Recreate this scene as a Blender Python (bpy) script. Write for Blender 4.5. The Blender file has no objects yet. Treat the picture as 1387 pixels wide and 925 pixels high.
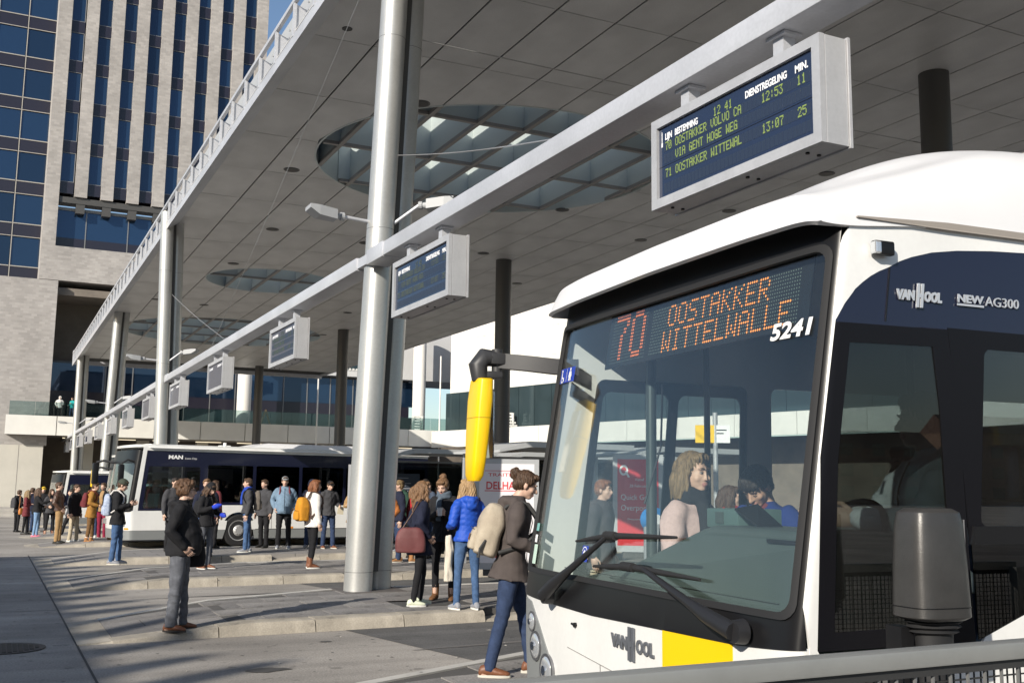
import bpy, bmesh, math, random
import numpy as np
from mathutils import Vector, Matrix, noise
R=math.radians
sc=bpy.context.scene
COL=sc.collection
random.seed(7)
# ---------------------------------------------------------------- camera
cam_d=bpy.data.cameras.new('camera'); cam=bpy.data.objects.new('camera',cam_d); COL.objects.link(cam)
cam_d.sensor_width=36; cam_d.lens=1424.45/1387*36; cam_d.clip_start=.05; cam_d.clip_end=2000
_y,_p,_r=R(26.0087),R(7.96),R(.7335)
_f=Vector((math.sin(_y)*math.cos(_p),math.cos(_y)*math.cos(_p),math.sin(_p)))
_rt=Vector((math.cos(_y),-math.sin(_y),0)); _up=_rt.cross(_f)
_r2=math.cos(_r)*_rt+math.sin(_r)*_up; _u2=-math.sin(_r)*_rt+math.cos(_r)*_up
CAMH=1.78
m=Matrix((( _r2.x,_u2.x,-_f.x,0),(_r2.y,_u2.y,-_f.y,0),(_r2.z,_u2.z,-_f.z,CAMH),(0,0,0,1)))
cam.matrix_world=m
sc.camera=cam
RT=Vector((math.cos(_y),-math.sin(_y),0)); FW=Vector((math.sin(_y),math.cos(_y),0))
# ---------------------------------------------------------------- light
SUN_AZ=236.0; SUN_EL=24.5          # compass style: 0 = +Y, 90 = +X
w=bpy.data.worlds.new('World'); sc.world=w; w.use_nodes=True
nt=w.node_tree; bg=nt.nodes['Background']
sky=nt.nodes.new('ShaderNodeTexSky'); sky.sky_type='NISHITA'; sky.sun_disc=False
sky.sun_elevation=R(SUN_EL); sky.sun_rotation=R(SUN_AZ); sky.air_density=1.0; sky.dust_density=.9; sky.ozone_density=2.0
nt.links.new(sky.outputs[0],bg.inputs[0]); bg.inputs[1].default_value=.10
sd=bpy.data.lights.new('sun','SUN'); sd.energy=4.4; sd.angle=R(.5); sd.color=(1,.93,.82)
so=bpy.data.objects.new('sun',sd); COL.objects.link(so)
_sd=Vector((math.sin(R(SUN_AZ))*math.cos(R(SUN_EL)),math.cos(R(SUN_AZ))*math.cos(R(SUN_EL)),math.sin(R(SUN_EL))))
so.rotation_euler=_sd.to_track_quat('Z','Y').to_euler(); so.location=(-30,-30,40)
sc.view_settings.view_transform='Standard'; sc.view_settings.look='None'; sc.view_settings.gamma=1; sc.view_settings.use_curve_mapping=False
sc.view_settings.exposure=.50
sc.cycles.transparent_max_bounces=24; sc.cycles.max_bounces=10; sc.cycles.glossy_bounces=4
# ---------------------------------------------------------------- materials
MATS={}
def mat(name,col,rough=.6,metal=0,var=0,vs=3.,bump=0,bs=40.,spec=.5,dirt=None,stretch=None,emit=None,estr=1.,coat=0):
    if name in MATS: return MATS[name]
    M=bpy.data.materials.new(name); M.use_nodes=True; T=M.node_tree; P=T.nodes['Principled BSDF']
    P.inputs['Base Color'].default_value=(*col,1); P.inputs['Roughness'].default_value=rough; P.inputs['Metallic'].default_value=metal
    P.inputs['Specular IOR Level'].default_value=spec; P.inputs['Coat Weight'].default_value=coat
    if emit: P.inputs['Emission Color'].default_value=(*emit,1); P.inputs['Emission Strength'].default_value=estr
    if var or bump or dirt:
        tc=T.nodes.new('ShaderNodeTexCoord'); mp=T.nodes.new('ShaderNodeMapping'); T.links.new(tc.outputs['Object'],mp.inputs[0])
        if stretch: mp.inputs['Scale'].default_value=stretch
    if var or dirt:
        n=T.nodes.new('ShaderNodeTexNoise'); n.inputs['Scale'].default_value=vs; n.inputs['Detail'].default_value=6; n.inputs['Roughness'].default_value=.65
        T.links.new(mp.outputs[0],n.inputs[0])
        rp=T.nodes.new('ShaderNodeValToRGB'); rp.color_ramp.elements[0].position=.3; rp.color_ramp.elements[1].position=.7
        a=dirt if dirt else [c*(1-var) for c in col]; b=[min(1,c*(1+var)) for c in col] if not dirt else col
        rp.color_ramp.elements[0].color=(*a,1); rp.color_ramp.elements[1].color=(*b,1)
        T.links.new(n.outputs[0],rp.inputs[0]); T.links.new(rp.outputs[0],P.inputs['Base Color'])
    if bump:
        n2=T.nodes.new('ShaderNodeTexNoise'); n2.inputs['Scale'].default_value=bs; n2.inputs['Detail'].default_value=4
        T.links.new(mp.outputs[0],n2.inputs[0]); bp=T.nodes.new('ShaderNodeBump'); bp.inputs['Strength'].default_value=bump; bp.inputs['Distance'].default_value=.02
        T.links.new(n2.outputs[0],bp.inputs['Height']); T.links.new(bp.outputs[0],P.inputs['Normal'])
    MATS[name]=M; return M
def glass(name,tint=(.8,.85,.85),ior=1.5,refl=(1,1,1),rough=0.0,dust=0):
    if name in MATS: return MATS[name]
    M=bpy.data.materials.new(name); M.use_nodes=True; T=M.node_tree
    for n in list(T.nodes): T.nodes.remove(n)
    o=T.nodes.new('ShaderNodeOutputMaterial'); mx=T.nodes.new('ShaderNodeMixShader'); tr=T.nodes.new('ShaderNodeBsdfTransparent'); gl=T.nodes.new('ShaderNodeBsdfGlossy')
    tr.inputs[0].default_value=(*tint,1); gl.inputs[0].default_value=(*refl,1); gl.inputs['Roughness'].default_value=rough
    ge=T.nodes.new('ShaderNodeNewGeometry'); dp=T.nodes.new('ShaderNodeVectorMath'); dp.operation='DOT_PRODUCT'
    T.links.new(ge.outputs['Normal'],dp.inputs[0]); T.links.new(ge.outputs['Incoming'],dp.inputs[1])
    def mth(op,x,y):
        n=T.nodes.new('ShaderNodeMath'); n.operation=op
        for i,q in enumerate((x,y)):
            if q is None: continue
            if isinstance(q,(int,float)): n.inputs[i].default_value=q
            else: T.links.new(q,n.inputs[i])
        return n.outputs[0]
    r0=((ior-1)/(ior+1))**2
    c=mth('SUBTRACT',1.0,mth('ABSOLUTE',dp.outputs['Value'],None)); fr=mth('ADD',mth('MULTIPLY',mth('POWER',c,5.0),1-r0),r0)
    T.links.new(fr,mx.inputs[0]); T.links.new(tr.outputs[0],mx.inputs[1]); T.links.new(gl.outputs[0],mx.inputs[2]); T.links.new(mx.outputs[0],o.inputs[0])
    if dust:
        tc=T.nodes.new('ShaderNodeTexCoord'); n=T.nodes.new('ShaderNodeTexNoise'); n.inputs['Scale'].default_value=2.2; n.inputs['Detail'].default_value=8; T.links.new(tc.outputs['Object'],n.inputs[0])
        df=T.nodes.new('ShaderNodeBsdfDiffuse'); df.inputs[0].default_value=(.55,.52,.47,1); m2=T.nodes.new('ShaderNodeMixShader'); T.links.new(mth('MULTIPLY',mth('POWER',n.outputs[0],2.0),dust),m2.inputs[0]); T.links.new(mx.outputs[0],m2.inputs[1]); T.links.new(df.outputs[0],m2.inputs[2]); T.links.new(m2.outputs[0],o.inputs[0])
    MATS[name]=M; return M
def weather(M,big=.22,fine=.14,streak=.0,bs=.35,fs=38,axis=(.12,2.6,1),spots=0):
    # wear that belongs to the surface: blotches, speckle, wheel streaks and small dark spots
    T=M.node_tree; P=T.nodes['Principled BSDF']; tc=T.nodes.new('ShaderNodeTexCoord'); inp=P.inputs['Base Color']
    src=inp.links[0].from_socket if inp.links else None
    def layer(src,scale,amt,detail=5,mp=None,lo=.35,hi=.65,dark=True):
        n=T.nodes.new('ShaderNodeTexNoise'); n.inputs['Scale'].default_value=scale; n.inputs['Detail'].default_value=detail
        if mp is not None:
            m_=T.nodes.new('ShaderNodeMapping'); m_.inputs['Scale'].default_value=mp; T.links.new(tc.outputs['Object'],m_.inputs[0]); T.links.new(m_.outputs[0],n.inputs[0])
        else: T.links.new(tc.outputs['Object'],n.inputs[0])
        r=T.nodes.new('ShaderNodeValToRGB'); r.color_ramp.elements[0].position=lo; r.color_ramp.elements[1].position=hi
        a=1-amt; b=1+amt*.5 if dark else 1; r.color_ramp.elements[0].color=(a,a,a,1); r.color_ramp.elements[1].color=(b,b,b,1)
        T.links.new(n.outputs[0],r.inputs[0]); x=T.nodes.new('ShaderNodeMix'); x.data_type='RGBA'; x.blend_type='MULTIPLY'; x.inputs[0].default_value=1
        if src is None: x.inputs[6].default_value=inp.default_value[:]
        else: T.links.new(src,x.inputs[6])
        T.links.new(r.outputs[0],x.inputs[7]); return x.outputs[2]
    if big: src=layer(src,bs,big)
    if fine: src=layer(src,fs,fine,3)
    if streak: src=layer(src,1.0,streak,4,axis)
    if spots: src=layer(src,5.5,spots,2,None,.30,.36,False)
    T.links.new(src,inp); return M
def tint_each(M,amt):
    T=M.node_tree; P=T.nodes['Principled BSDF']; inp=P.inputs['Base Color']; src=inp.links[0].from_socket if inp.links else None
    oi=T.nodes.new('ShaderNodeObjectInfo'); r=T.nodes.new('ShaderNodeMapRange'); r.inputs['To Min'].default_value=1-amt; r.inputs['To Max'].default_value=1+amt
    T.links.new(oi.outputs['Random'],r.inputs[0]); x=T.nodes.new('ShaderNodeMix'); x.data_type='RGBA'; x.blend_type='MULTIPLY'; x.inputs[0].default_value=1
    if src is None: x.inputs[6].default_value=inp.default_value[:]
    else: T.links.new(src,x.inputs[6])
    T.links.new(r.outputs[0],x.inputs[7]); T.links.new(x.outputs[2],inp); return M
def brickmat(name,c1,c2,mortar,bw,bh,ax='xz',rough=.85,bump=.3,msize=.008,off=.5,squash=1):
    if name in MATS: return MATS[name]
    M=bpy.data.materials.new(name); M.use_nodes=True; T=M.node_tree; P=T.nodes['Principled BSDF']; P.inputs['Roughness'].default_value=rough
    tc=T.nodes.new('ShaderNodeTexCoord'); sx=T.nodes.new('ShaderNodeSeparateXYZ'); cx=T.nodes.new('ShaderNodeCombineXYZ')
    T.links.new(tc.outputs['Object'],sx.inputs[0])
    if ax=='xz': # use x+y so that both faces get brick lengths
        ad=T.nodes.new('ShaderNodeMath'); T.links.new(sx.outputs[0],ad.inputs[0]); T.links.new(sx.outputs[1],ad.inputs[1]); T.links.new(ad.outputs[0],cx.inputs[0]); T.links.new(sx.outputs[2],cx.inputs[1])
    else:
        T.links.new(sx.outputs[0],cx.inputs[0]); T.links.new(sx.outputs[1],cx.inputs[1])
    b=T.nodes.new('ShaderNodeTexBrick'); b.inputs['Scale'].default_value=1; b.inputs['Brick Width'].default_value=bw; b.inputs['Row Height'].default_value=bh
    b.inputs['Mortar Size'].default_value=msize; b.offset=off; b.inputs['Color1'].default_value=(*c1,1); b.inputs['Color2'].default_value=(*c2,1); b.inputs['Mortar'].default_value=(*mortar,1)
    T.links.new(cx.outputs[0],b.inputs[0])
    n=T.nodes.new('ShaderNodeTexNoise'); n.inputs['Scale'].default_value=.35; n.inputs['Detail'].default_value=8; T.links.new(tc.outputs['Object'],n.inputs[0])
    mx=T.nodes.new('ShaderNodeMix'); mx.data_type='RGBA'; mx.blend_type='MULTIPLY'; mx.inputs[0].default_value=.5
    rp=T.nodes.new('ShaderNodeValToRGB'); rp.color_ramp.elements[0].position=.35; rp.color_ramp.elements[0].color=(.6,.6,.6,1); rp.color_ramp.elements[1].position=.65
    T.links.new(n.outputs[0],rp.inputs[0]); T.links.new(b.outputs['Color'],mx.inputs[6]); T.links.new(rp.outputs[0],mx.inputs[7]); T.links.new(mx.outputs[2],P.inputs['Base Color'])
    bp=T.nodes.new('ShaderNodeBump'); bp.inputs['Strength'].default_value=bump; bp.inputs['Distance'].default_value=.01; bp.invert=True
    T.links.new(b.outputs['Fac'],bp.inputs['Height']); T.links.new(bp.outputs[0],P.inputs['Normal'])
    MATS[name]=M; return M
# ---------------------------------------------------------------- mesh builder
class MB:
    def __init__(s): s.v=[]; s.f=[]; s.m=[]
    def add(s,vs,fs,m=0):
        o=len(s.v); s.v+= [tuple(v) for v in vs]; s.f+=[tuple(o+i for i in f) for f in fs]; s.m+=[m]*len(fs); return s
    def box(s,a,b,m=0,M=None,bev=0):
        (x0,y0,z0),(x1,y1,z1)=a,b
        if bev:
            bm=bmesh.new(); bmesh.ops.create_cube(bm,size=1)
            for v in bm.verts: v.co=Vector(((x0+x1)/2+v.co.x*(x1-x0),(y0+y1)/2+v.co.y*(y1-y0),(z0+z1)/2+v.co.z*(z1-z0)))
            bmesh.ops.bevel(bm,geom=bm.edges[:],offset=bev,segments=2,affect='EDGES',profile=.6)
            vs=[v.co.copy() for v in bm.verts]; bm.verts.index_update(); fs=[[v.index for v in f.verts] for f in bm.faces]; bm.free()
        else:
            vs=[Vector(p) for p in ((x0,y0,z0),(x1,y0,z0),(x1,y1,z0),(x0,y1,z0),(x0,y0,z1),(x1,y0,z1),(x1,y1,z1),(x0,y1,z1))]
            fs=[(3,2,1,0),(4,5,6,7),(0,1,5,4),(1,2,6,5),(2,3,7,6),(3,0,4,7)]
        if M is not None: vs=[M@v for v in vs]
        return s.add(vs,fs,m)
    def loft(s,rings,m=0,cap=True,closed=True):
        n=len(rings[0]); vs=[p for r in rings for p in r]; fs=[]
        for i in range(len(rings)-1):
            for j in range(n if closed else n-1):
                k=(j+1)%n; fs.append((i*n+j,i*n+k,(i+1)*n+k,(i+1)*n+j))
        if cap and closed: fs.append(tuple(range(n-1,-1,-1))); fs.append(tuple(range((len(rings)-1)*n,len(rings)*n)))
        return s.add(vs,fs,m)
    def tube(s,pts,rad,n=10,m=0,sx=1.,cap=True,round_=False):
        pts=[Vector(p) for p in pts]; k=len(pts)
        if not hasattr(rad,'__len__'): rad=[rad]*k
        if round_:
            d0=(pts[0]-pts[1]).normalized(); d1=(pts[-1]-pts[-2]).normalized(); a,b=rad[0],rad[-1]
            pts=[pts[0]+d0*a*.95,pts[0]+d0*a*.7]+pts+[pts[-1]+d1*b*.7,pts[-1]+d1*b*.95]; rad=[a*.3,a*.72]+list(rad)+[b*.72,b*.3]; k=len(pts)
        rings=[]; up=None
        for i in range(k):
            t=(pts[min(i+1,k-1)]-pts[max(i-1,0)]).normalized()
            if up is None:
                up=Vector((0,0,1)) if abs(t.z)<.9 else Vector((0,1,0))
            x=up.cross(t)
            if x.length<1e-5: x=Vector((1,0,0)).cross(t)
            x.normalize(); y=t.cross(x).normalized(); up=y
            rings.append([pts[i]+(x*math.cos(2*math.pi*j/n)*sx+y*math.sin(2*math.pi*j/n))*rad[i] for j in range(n)])
        return s.loft(rings,m,cap)
    def ell(s,c,r,m=0,seg=14,rg=9,M=None):
        vs=[];fs=[]
        for i in range(1,rg):
            a=math.pi*i/rg
            for j in range(seg):
                b=2*math.pi*j/seg; vs.append(Vector((math.sin(a)*math.cos(b)*r[0],math.sin(a)*math.sin(b)*r[1],math.cos(a)*r[2])))
        vs+= [Vector((0,0,r[2])),Vector((0,0,-r[2]))]
        for i in range(rg-2):
            for j in range(seg): k=(j+1)%seg; fs.append((i*seg+j,(i+1)*seg+j,(i+1)*seg+k,i*seg+k))
        t=len(vs)-2
        for j in range(seg): k=(j+1)%seg; fs.append((t,j,k)); fs.append((t+1,(rg-2)*seg+k,(rg-2)*seg+j))
        if M is not None: vs=[M@v for v in vs]
        return s.add([v+Vector(c) for v in vs],fs,m)
    def cyl(s,c,r,h,n=24,m=0,axis='z',r2=None):
        r2=r if r2 is None else r2; c=Vector(c)
        ax={'z':(Vector((1,0,0)),Vector((0,1,0)),Vector((0,0,1))),'x':(Vector((0,1,0)),Vector((0,0,1)),Vector((1,0,0))),'y':(Vector((0,0,1)),Vector((1,0,0)),Vector((0,1,0)))}[axis]
        rg=[[c+(ax[0]*math.cos(2*math.pi*j/n)+ax[1]*math.sin(2*math.pi*j/n))*rr+ax[2]*hh for j in range(n)] for rr,hh in ((r,0),(r2,h))]
        return s.loft(rg,m)
    def prism(s,poly,h,m=0):           # poly list of 3d points, extruded by vector h
        h=Vector(h); a=[Vector(p) for p in poly]; n=len(a)
        return s.add(a+[p+h for p in a],[tuple(range(n-1,-1,-1)),tuple(range(n,2*n))]+[(i,(i+1)%n,n+(i+1)%n,n+i) for i in range(n)],m)
    def mesh(s,name,mats,smooth=None):
        me=bpy.data.meshes.new(name); me.from_pydata(s.v,[],s.f); me.validate()
        for mm in mats: me.materials.append(mm)
        if len(mats)>1 and len(me.polygons)==len(s.m): me.polygons.foreach_set('material_index',s.m)
        fixn(me)
        if smooth is not None:
            me.polygons.foreach_set('use_smooth',[True]*len(me.polygons))
            if smooth<180: me.set_sharp_from_angle(angle=R(smooth))
        return me
def fixn(me):
    bm=bmesh.new(); bm.from_mesh(me); bmesh.ops.recalc_face_normals(bm,faces=bm.faces[:]); bm.to_mesh(me); bm.free()
def L(x): return x if isinstance(x,(list,tuple)) else [x]
def obj(name,mb,mats,parent=None,smooth=None,loc=None,rot=None,off=None):
    if off is not None: mb.v=[(v[0]-off[0],v[1]-off[1],v[2]-off[2]) for v in mb.v]
    me=mb if isinstance(mb,bpy.types.Mesh) else mb.mesh(name,L(mats),smooth)
    o=bpy.data.objects.new(name,me); COL.objects.link(o)
    if parent: o.parent=parent
    if loc is not None: o.location=loc
    if rot is not None: o.rotation_euler=rot
    return o
def tag(o,label=None,cat=None,group=None,kind=None):
    if label: o['label']=label
    if cat: o['category']=cat
    if group: o['group']=group
    if kind: o['kind']=kind
    return o
def thing(name,label,cat,loc=(0,0,0),rz=0,group=None):
    o=bpy.data.objects.new(name,None); COL.objects.link(o); o.location=loc; o.rotation_euler=(0,0,rz); o.empty_display_size=.2
    return tag(o,label,cat,group)
def struct(name,mb,mats,**k): return tag(obj(name,mb,mats,**k),kind='structure')
def dup(root,loc=None,rz=None,label=None):
    def cp(o,par):
        c=o.copy(); COL.objects.link(c)
        if par: c.parent=par
        for ch in list(o.children): cp(ch,c)
        return c
    c=cp(root,None)
    if loc is not None: c.location=loc
    if rz is not None: c.rotation_euler=(0,0,rz)
    if label: c['label']=label
    return c
def inst(o,parent,loc,rot=None):      # a piece sharing its mesh
    c=o.copy(); COL.objects.link(c); c.parent=parent; c.location=loc
    if rot is not None: c.rotation_euler=rot
    return c
def clean(poly):
    o=[]
    for p in poly:
        if not o or (abs(p[0]-o[-1][0])+abs(p[1]-o[-1][1]))>1e-6: o.append(p)
    return o
def patch(poly,holes,fn,du,dv,u_lines=(),m=0):   # a 2D outline with holes, cut on a grid and mapped onto a curved surface
    bm=bmesh.new()
    for lp in [poly]+list(holes):
        vs=[bm.verts.new((p[0],p[1],0)) for p in clean(lp)]
        for i in range(len(vs)): bm.edges.new((vs[i],vs[(i+1)%len(vs)]))
    bmesh.ops.triangle_fill(bm,use_beauty=True,use_dissolve=False,edges=bm.edges[:])
    x0=min(p[0] for p in poly);x1=max(p[0] for p in poly);y0=min(p[1] for p in poly);y1=max(p[1] for p in poly)
    def cut(co,no): bmesh.ops.bisect_plane(bm,geom=bm.verts[:]+bm.edges[:]+bm.faces[:],dist=1e-5,plane_co=co,plane_no=no)
    ul=list(u_lines)
    if du:
        k=math.ceil(x0/du+1e-6)
        while k*du<x1-1e-6: ul.append(k*du); k+=1
    for u in sorted(ul):
        if x0<u<x1: cut((u,0,0),(1,0,0))
    if dv:
        k=math.ceil(y0/dv+1e-6)
        while k*dv<y1-1e-6: cut((0,k*dv,0),(0,1,0)); k+=1
    mb=MB(); bm.verts.index_update()
    mb.add([fn(v.co.x,v.co.y) for v in bm.verts],[[v.index for v in f.verts] for f in bm.faces],m); bm.free(); return mb
def solid(o,t,offset=-1):
    md=o.modifiers.new('thick','SOLIDIFY'); md.thickness=t; md.offset=offset; e=o.modifiers.new('split','EDGE_SPLIT'); e.split_angle=R(32); return o
TXT={}
def text_mesh(s,size,ext=.002,shear=0,bold=0,align='LEFT'):
    cu=bpy.data.curves.new('txt','FONT'); cu.body=s; cu.size=size; cu.extrude=ext; cu.shear=shear; cu.offset=bold; cu.align_x=align; cu.resolution_u=3
    o=bpy.data.objects.new('txt',cu); COL.objects.link(o); dg=bpy.context.evaluated_depsgraph_get(); dg.update()
    me=bpy.data.meshes.new_from_object(o.evaluated_get(dg)); bpy.data.objects.remove(o); bpy.data.curves.remove(cu)
    me.materials.clear(); return me
def put_text(name,s,size,M,material,parent=None,width=None,fn=None,**k):
    me=text_mesh(s,size,**k)
    co=np.empty(len(me.vertices)*3); me.vertices.foreach_get('co',co); co=co.reshape(-1,3)
    if width: co[:,0]*=width/max(1e-6,co[:,0].max()-min(0,co[:,0].min()))
    if fn: co=np.array([fn(*c) for c in co])
    else: co=np.array([(M@Vector(c))[:] for c in co])
    me.vertices.foreach_set('co',co.ravel()); me.materials.append(material); me.update()
    return obj(name,me,None,parent)
FONT={'A':'0E11111F111111','B':'1E11111E11111E','C':'0E11101010110E','D':'1E11111111111E','E':'1F10101E10101F','G':'0E11101713110F','H':'1111111F111111','I':'0E04040404040E',
'K':'11121418141211','L':'1010101010101F','N':'11191513111111','O':'0E11111111110E','R':'1E11111E141211','S':'0F10100E01011E','T':'1F040404040404','V':'11111111110A04','W':'11111115151B11',
'0':'0E11131519110E','1':'040C040404040E','2':'0E11010204081F','3':'1F02040201110E','4':'02060A121F0202','5':'1F101E0101110E','7':'1F010204040404',':':'00040400040400',' ':'00000000000000','M':'111B1515111111'}
def dots(s):                          # (column,row) of the lit dots, rows from the top
    out=[]
    for i,ch in enumerate(s):
        h=FONT[ch]
        for r in range(7):
            b=int(h[2*r:2*r+2],16)
            for c in range(5):
                if b>>(4-c)&1: out.append((i*6+c,r))
    return out
TMP=bpy.data.scenes.new('tmp'); TVL=TMP.view_layers[0]
def remesh(mb,voxel,smooth=2,fac=.5):
    me=mb.mesh('r',[]); o=bpy.data.objects.new('r',me); TMP.collection.objects.link(o)
    r=o.modifiers.new('r','REMESH'); r.mode='VOXEL'; r.voxel_size=voxel
    if smooth: s_=o.modifiers.new('s','SMOOTH'); s_.iterations=smooth; s_.factor=fac
    TVL.update(); dg=TVL.depsgraph
    n=bpy.data.meshes.new_from_object(o.evaluated_get(dg),depsgraph=dg)
    TMP.collection.objects.unlink(o); bpy.data.objects.remove(o); bpy.data.meshes.remove(me)
    n.polygons.foreach_set('use_smooth',[True]*len(n.polygons)); return n
def getco(me): c=np.empty(len(me.vertices)*3); me.vertices.foreach_get('co',c); return c.reshape(-1,3)
def getno(me): c=np.empty(len(me.vertices)*3); me.vertices.foreach_get('normal',c); return c.reshape(-1,3)
def setco(me,c): me.vertices.foreach_set('co',c.ravel()); me.update()
def snoise(co,f,seed,n=5):
    rs=np.random.RandomState(seed); o=np.zeros(len(co))
    for i in range(n):
        d=rs.normal(size=3); d/=np.linalg.norm(d); ph=rs.rand()*6.28; q=co@(d*f*(1+.35*i))
        o+=np.sin(q+ph+1.3*np.sin(co@(rs.normal(size=3)*f*.6)+ph))/n
    return o
def displace(me,amp,f,seed,stretch=(1,1,1)):
    co=getco(me); no=getno(me); d=snoise(co*np.array(stretch),f,seed); setco(me,co+no*(d*amp)[:,None])
# ================================================================ setting
conc=mat('road concrete',(.345,.318,.285),.88,var=.12,vs=.8,bump=.3,bs=60); weather(conc,.30,.22,.16,.30,45,(.10,2.2,1),.35)
asph=mat('lane asphalt',(.125,.122,.118),.88,var=.12,vs=1.2,bump=.4,bs=120); weather(asph,.25,.30,.25,.5,60,(.1,2.5,1),.3)
kerb_m=mat('kerb stone',(.44,.395,.325),.85,var=.10,vs=2.2,bump=.25,bs=45); weather(kerb_m,.30,.12,.2,.9,55,(3,.6,.6),.25); tint_each(kerb_m,.08)
pave_m=mat('paving stone',(.285,.268,.252),.88,var=.12,vs=2.0,bump=.3,bs=70); weather(pave_m,.28,.25,.12,.8,50,(.2,2,1),.35); tint_each(pave_m,.12)
pave_d=mat('paving stone dark',(.235,.222,.212),.88,var=.12,vs=2.0,bump=.3,bs=70); weather(pave_d,.28,.25,.12,.8,50,(.2,2,1),.35); tint_each(pave_d,.12)
pave_far=brickmat('paving far',(.285,.268,.252),(.24,.228,.218),(.12,.115,.11),.9,.6,'xy',.85,.2,.012)
line_m=mat('edge strip stone',(.50,.48,.44),.8,var=.15,vs=3)
tar=mat('tar joint',(.03,.03,.03),.7)
steel=mat('painted steel silver',(.50,.50,.48),.38,.55,var=.05,vs=1.5); weather(steel,.10,.05,.10,.6,30,(3,3,.25))
steel_w=mat('painted steel light',(.52,.53,.56),.42,.25,var=.04,vs=2); weather(steel_w,.08,.05,.08,.8,30,(2,.3,2))
dark_st=mat('painted steel dark',(.075,.073,.07),.5,.3)
black=mat('black plastic',(.010,.010,.011),.32,spec=.25)
rubber=mat('black rubber',(.015,.015,.016),.7)
white_c=mat('white cladding',(.66,.65,.61),.6,var=.06,vs=.7)
alu=mat('sign aluminium',(.52,.52,.53),.45,.35,var=.04,vs=3); weather(alu,.08,.04,.10,1.5,30,(2,2,.4))
def gz(y):
    if y<30: return 0.
    return -.012*(min(y,85)-30)
# ground sheet with a slight fall beyond the third island
g=MB(); xs=[-250,-60,-20,-6,0,1,6,16,30,60,120,300]; ys=[-250,-60,-20,0,10,20,30,40,50,60,70,85,120,200,400]
g.v=[(x,y,gz(y)) for y in ys for x in xs]; n=len(xs)
for j in range(len(ys)-1):
    for i in range(n-1): g.f.append((j*n+i,j*n+i+1,(j+1)*n+i+1,(j+1)*n+i)); g.m.append(0)
road=struct('road',g,conc)
# joints cut into the concrete, oil stains and manhole
j=MB()
for a,b in [((1.02,-4),(.93,29)),((-2.4,-4),(-2.4,29)),((-6,-4),(-6,29))]:
    j.add([(a[0]-.012,a[1],.004),(a[0]+.012,a[1],.004),(b[0]+.012,b[1],.004),(b[0]-.012,b[1],.004)],[(0,1,2,3)])
for y in (4.2,10.2,16.5,22.5):
    j.add([(-6,y-.012,.005),(.98,y-.012,.005),(.98,y+.012,.005),(-6,y+.012,.005)],[(0,1,2,3)])
obj('expansion_joint',j,tar,road)
def blob(name,c,rx,ry,z,material,n=40,seed=1):
    rs=random.Random(seed); mb=MB(); ph=[rs.uniform(0,6.28) for _ in range(4)]
    pts=[(c[0]+rx*math.cos(t)*(1+.12*math.sin(3*t+ph[0])+.08*math.sin(7*t+ph[1])),c[1]+ry*math.sin(t)*(1+.12*math.sin(4*t+ph[2])+.08*math.sin(9*t+ph[3])),z) for t in [2*math.pi*i/n for i in range(n)]]
    mb.add(pts,[tuple(range(n))]); return obj(name,mb,material,road)
stain=mat('oil stain',(.07,.068,.065),.6,var=.3,vs=4)
blob('oil_stain',(2.53,10.55),.22,.12,.005,stain,seed=3)
blob('oil_stain',(3.6,12.2),.07,.05,.005,stain,seed=5); blob('oil_stain',(4.9,11.2),.06,.04,.005,stain,seed=8)
gum=MB(); _rg=random.Random(12)
for _ in range(420):
    x,y=_rg.uniform(-3,12),_rg.uniform(5,24); r=_rg.uniform(.008,.022); z=.0045 if x<1 or not any(yf<y<yf+3.6 for yf in (5.85,12.85,19.2)) else .1565
    n=_rg.randrange(5,9); gum.add([(x+r*math.cos(6.283*i/n)*_rg.uniform(.7,1.2),y+r*math.sin(6.283*i/n),z) for i in range(n)],[tuple(range(n))])
obj('gum_spot',gum,mat('old gum',(.10,.095,.09),.8),road)['kind']='stuff'
lit=MB(); 
for _ in range(26):
    x,y=_rg.uniform(1.5,10),_rg.uniform(9,13); a=_rg.uniform(0,3.14); l=_rg.uniform(.02,.05); c_,s_=math.cos(a)*l,math.sin(a)*l
    lit.add([(x-c_,y-s_,.006),(x+s_*.5,y-c_*.5,.012),(x+c_,y+s_,.007),(x-s_*.5,y+c_*.5,.010)],[(0,1,2,3)])
obj('litter',lit,mat('paper litter',(.5,.47,.42),.8),road)['kind']='stuff'
tyre=mat('tyre rubber film',(.15,.14,.132),.8,var=.25,vs=3,stretch=(.3,6,1))
for (x0,y0,x1,y1,bw) in ((4.3,11.2,16,11.9,.22),(4.6,9.75,16,10.25,.20),(2.2,17.6,16,18.6,.2),(2.0,-1.0,-.6,9,.25),(-1.2,-1,-2.2,14,.25)):
    q=MB(); d=Vector((x1-x0,y1-y0,0)).normalized(); p_=Vector((-d.y,d.x,0))*bw/2; nS=14; ps=[]
    for i in range(nS+1):
        t=i/nS; c=Vector((x0+(x1-x0)*t,y0+(y1-y0)*t+.12*math.sin(2.2*t*math.pi),.0085)); k=min(1,4*t,4*(1-t))*.9+.1; ps+= [c-p_*k,c+p_*k]
    q.add(ps,[(2*i,2*i+2,2*i+3,2*i+1) for i in range(nS)]); obj('tyre_mark',q,tyre,road)
# manhole cover
mh=thing('manhole_cover','round cast iron cover set in the shaded concrete roadway','manhole cover',(.24,12.9,.004))
mb=MB(); mb.cyl((0,0,0),.42,.006,40); obj('frame',mb,mat('cast iron',(.05,.048,.045),.55,.6,var=.3,vs=9),mh)
mb=MB()
for i in range(-6,7):
    for k in range(-6,7):
        if i*i+k*k<38: mb.box((i*.055-.02,k*.055-.02,.006),(i*.055+.02,k*.055+.02,.012))
obj('tread_pattern',mb,MATS['cast iron'],mh)
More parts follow.
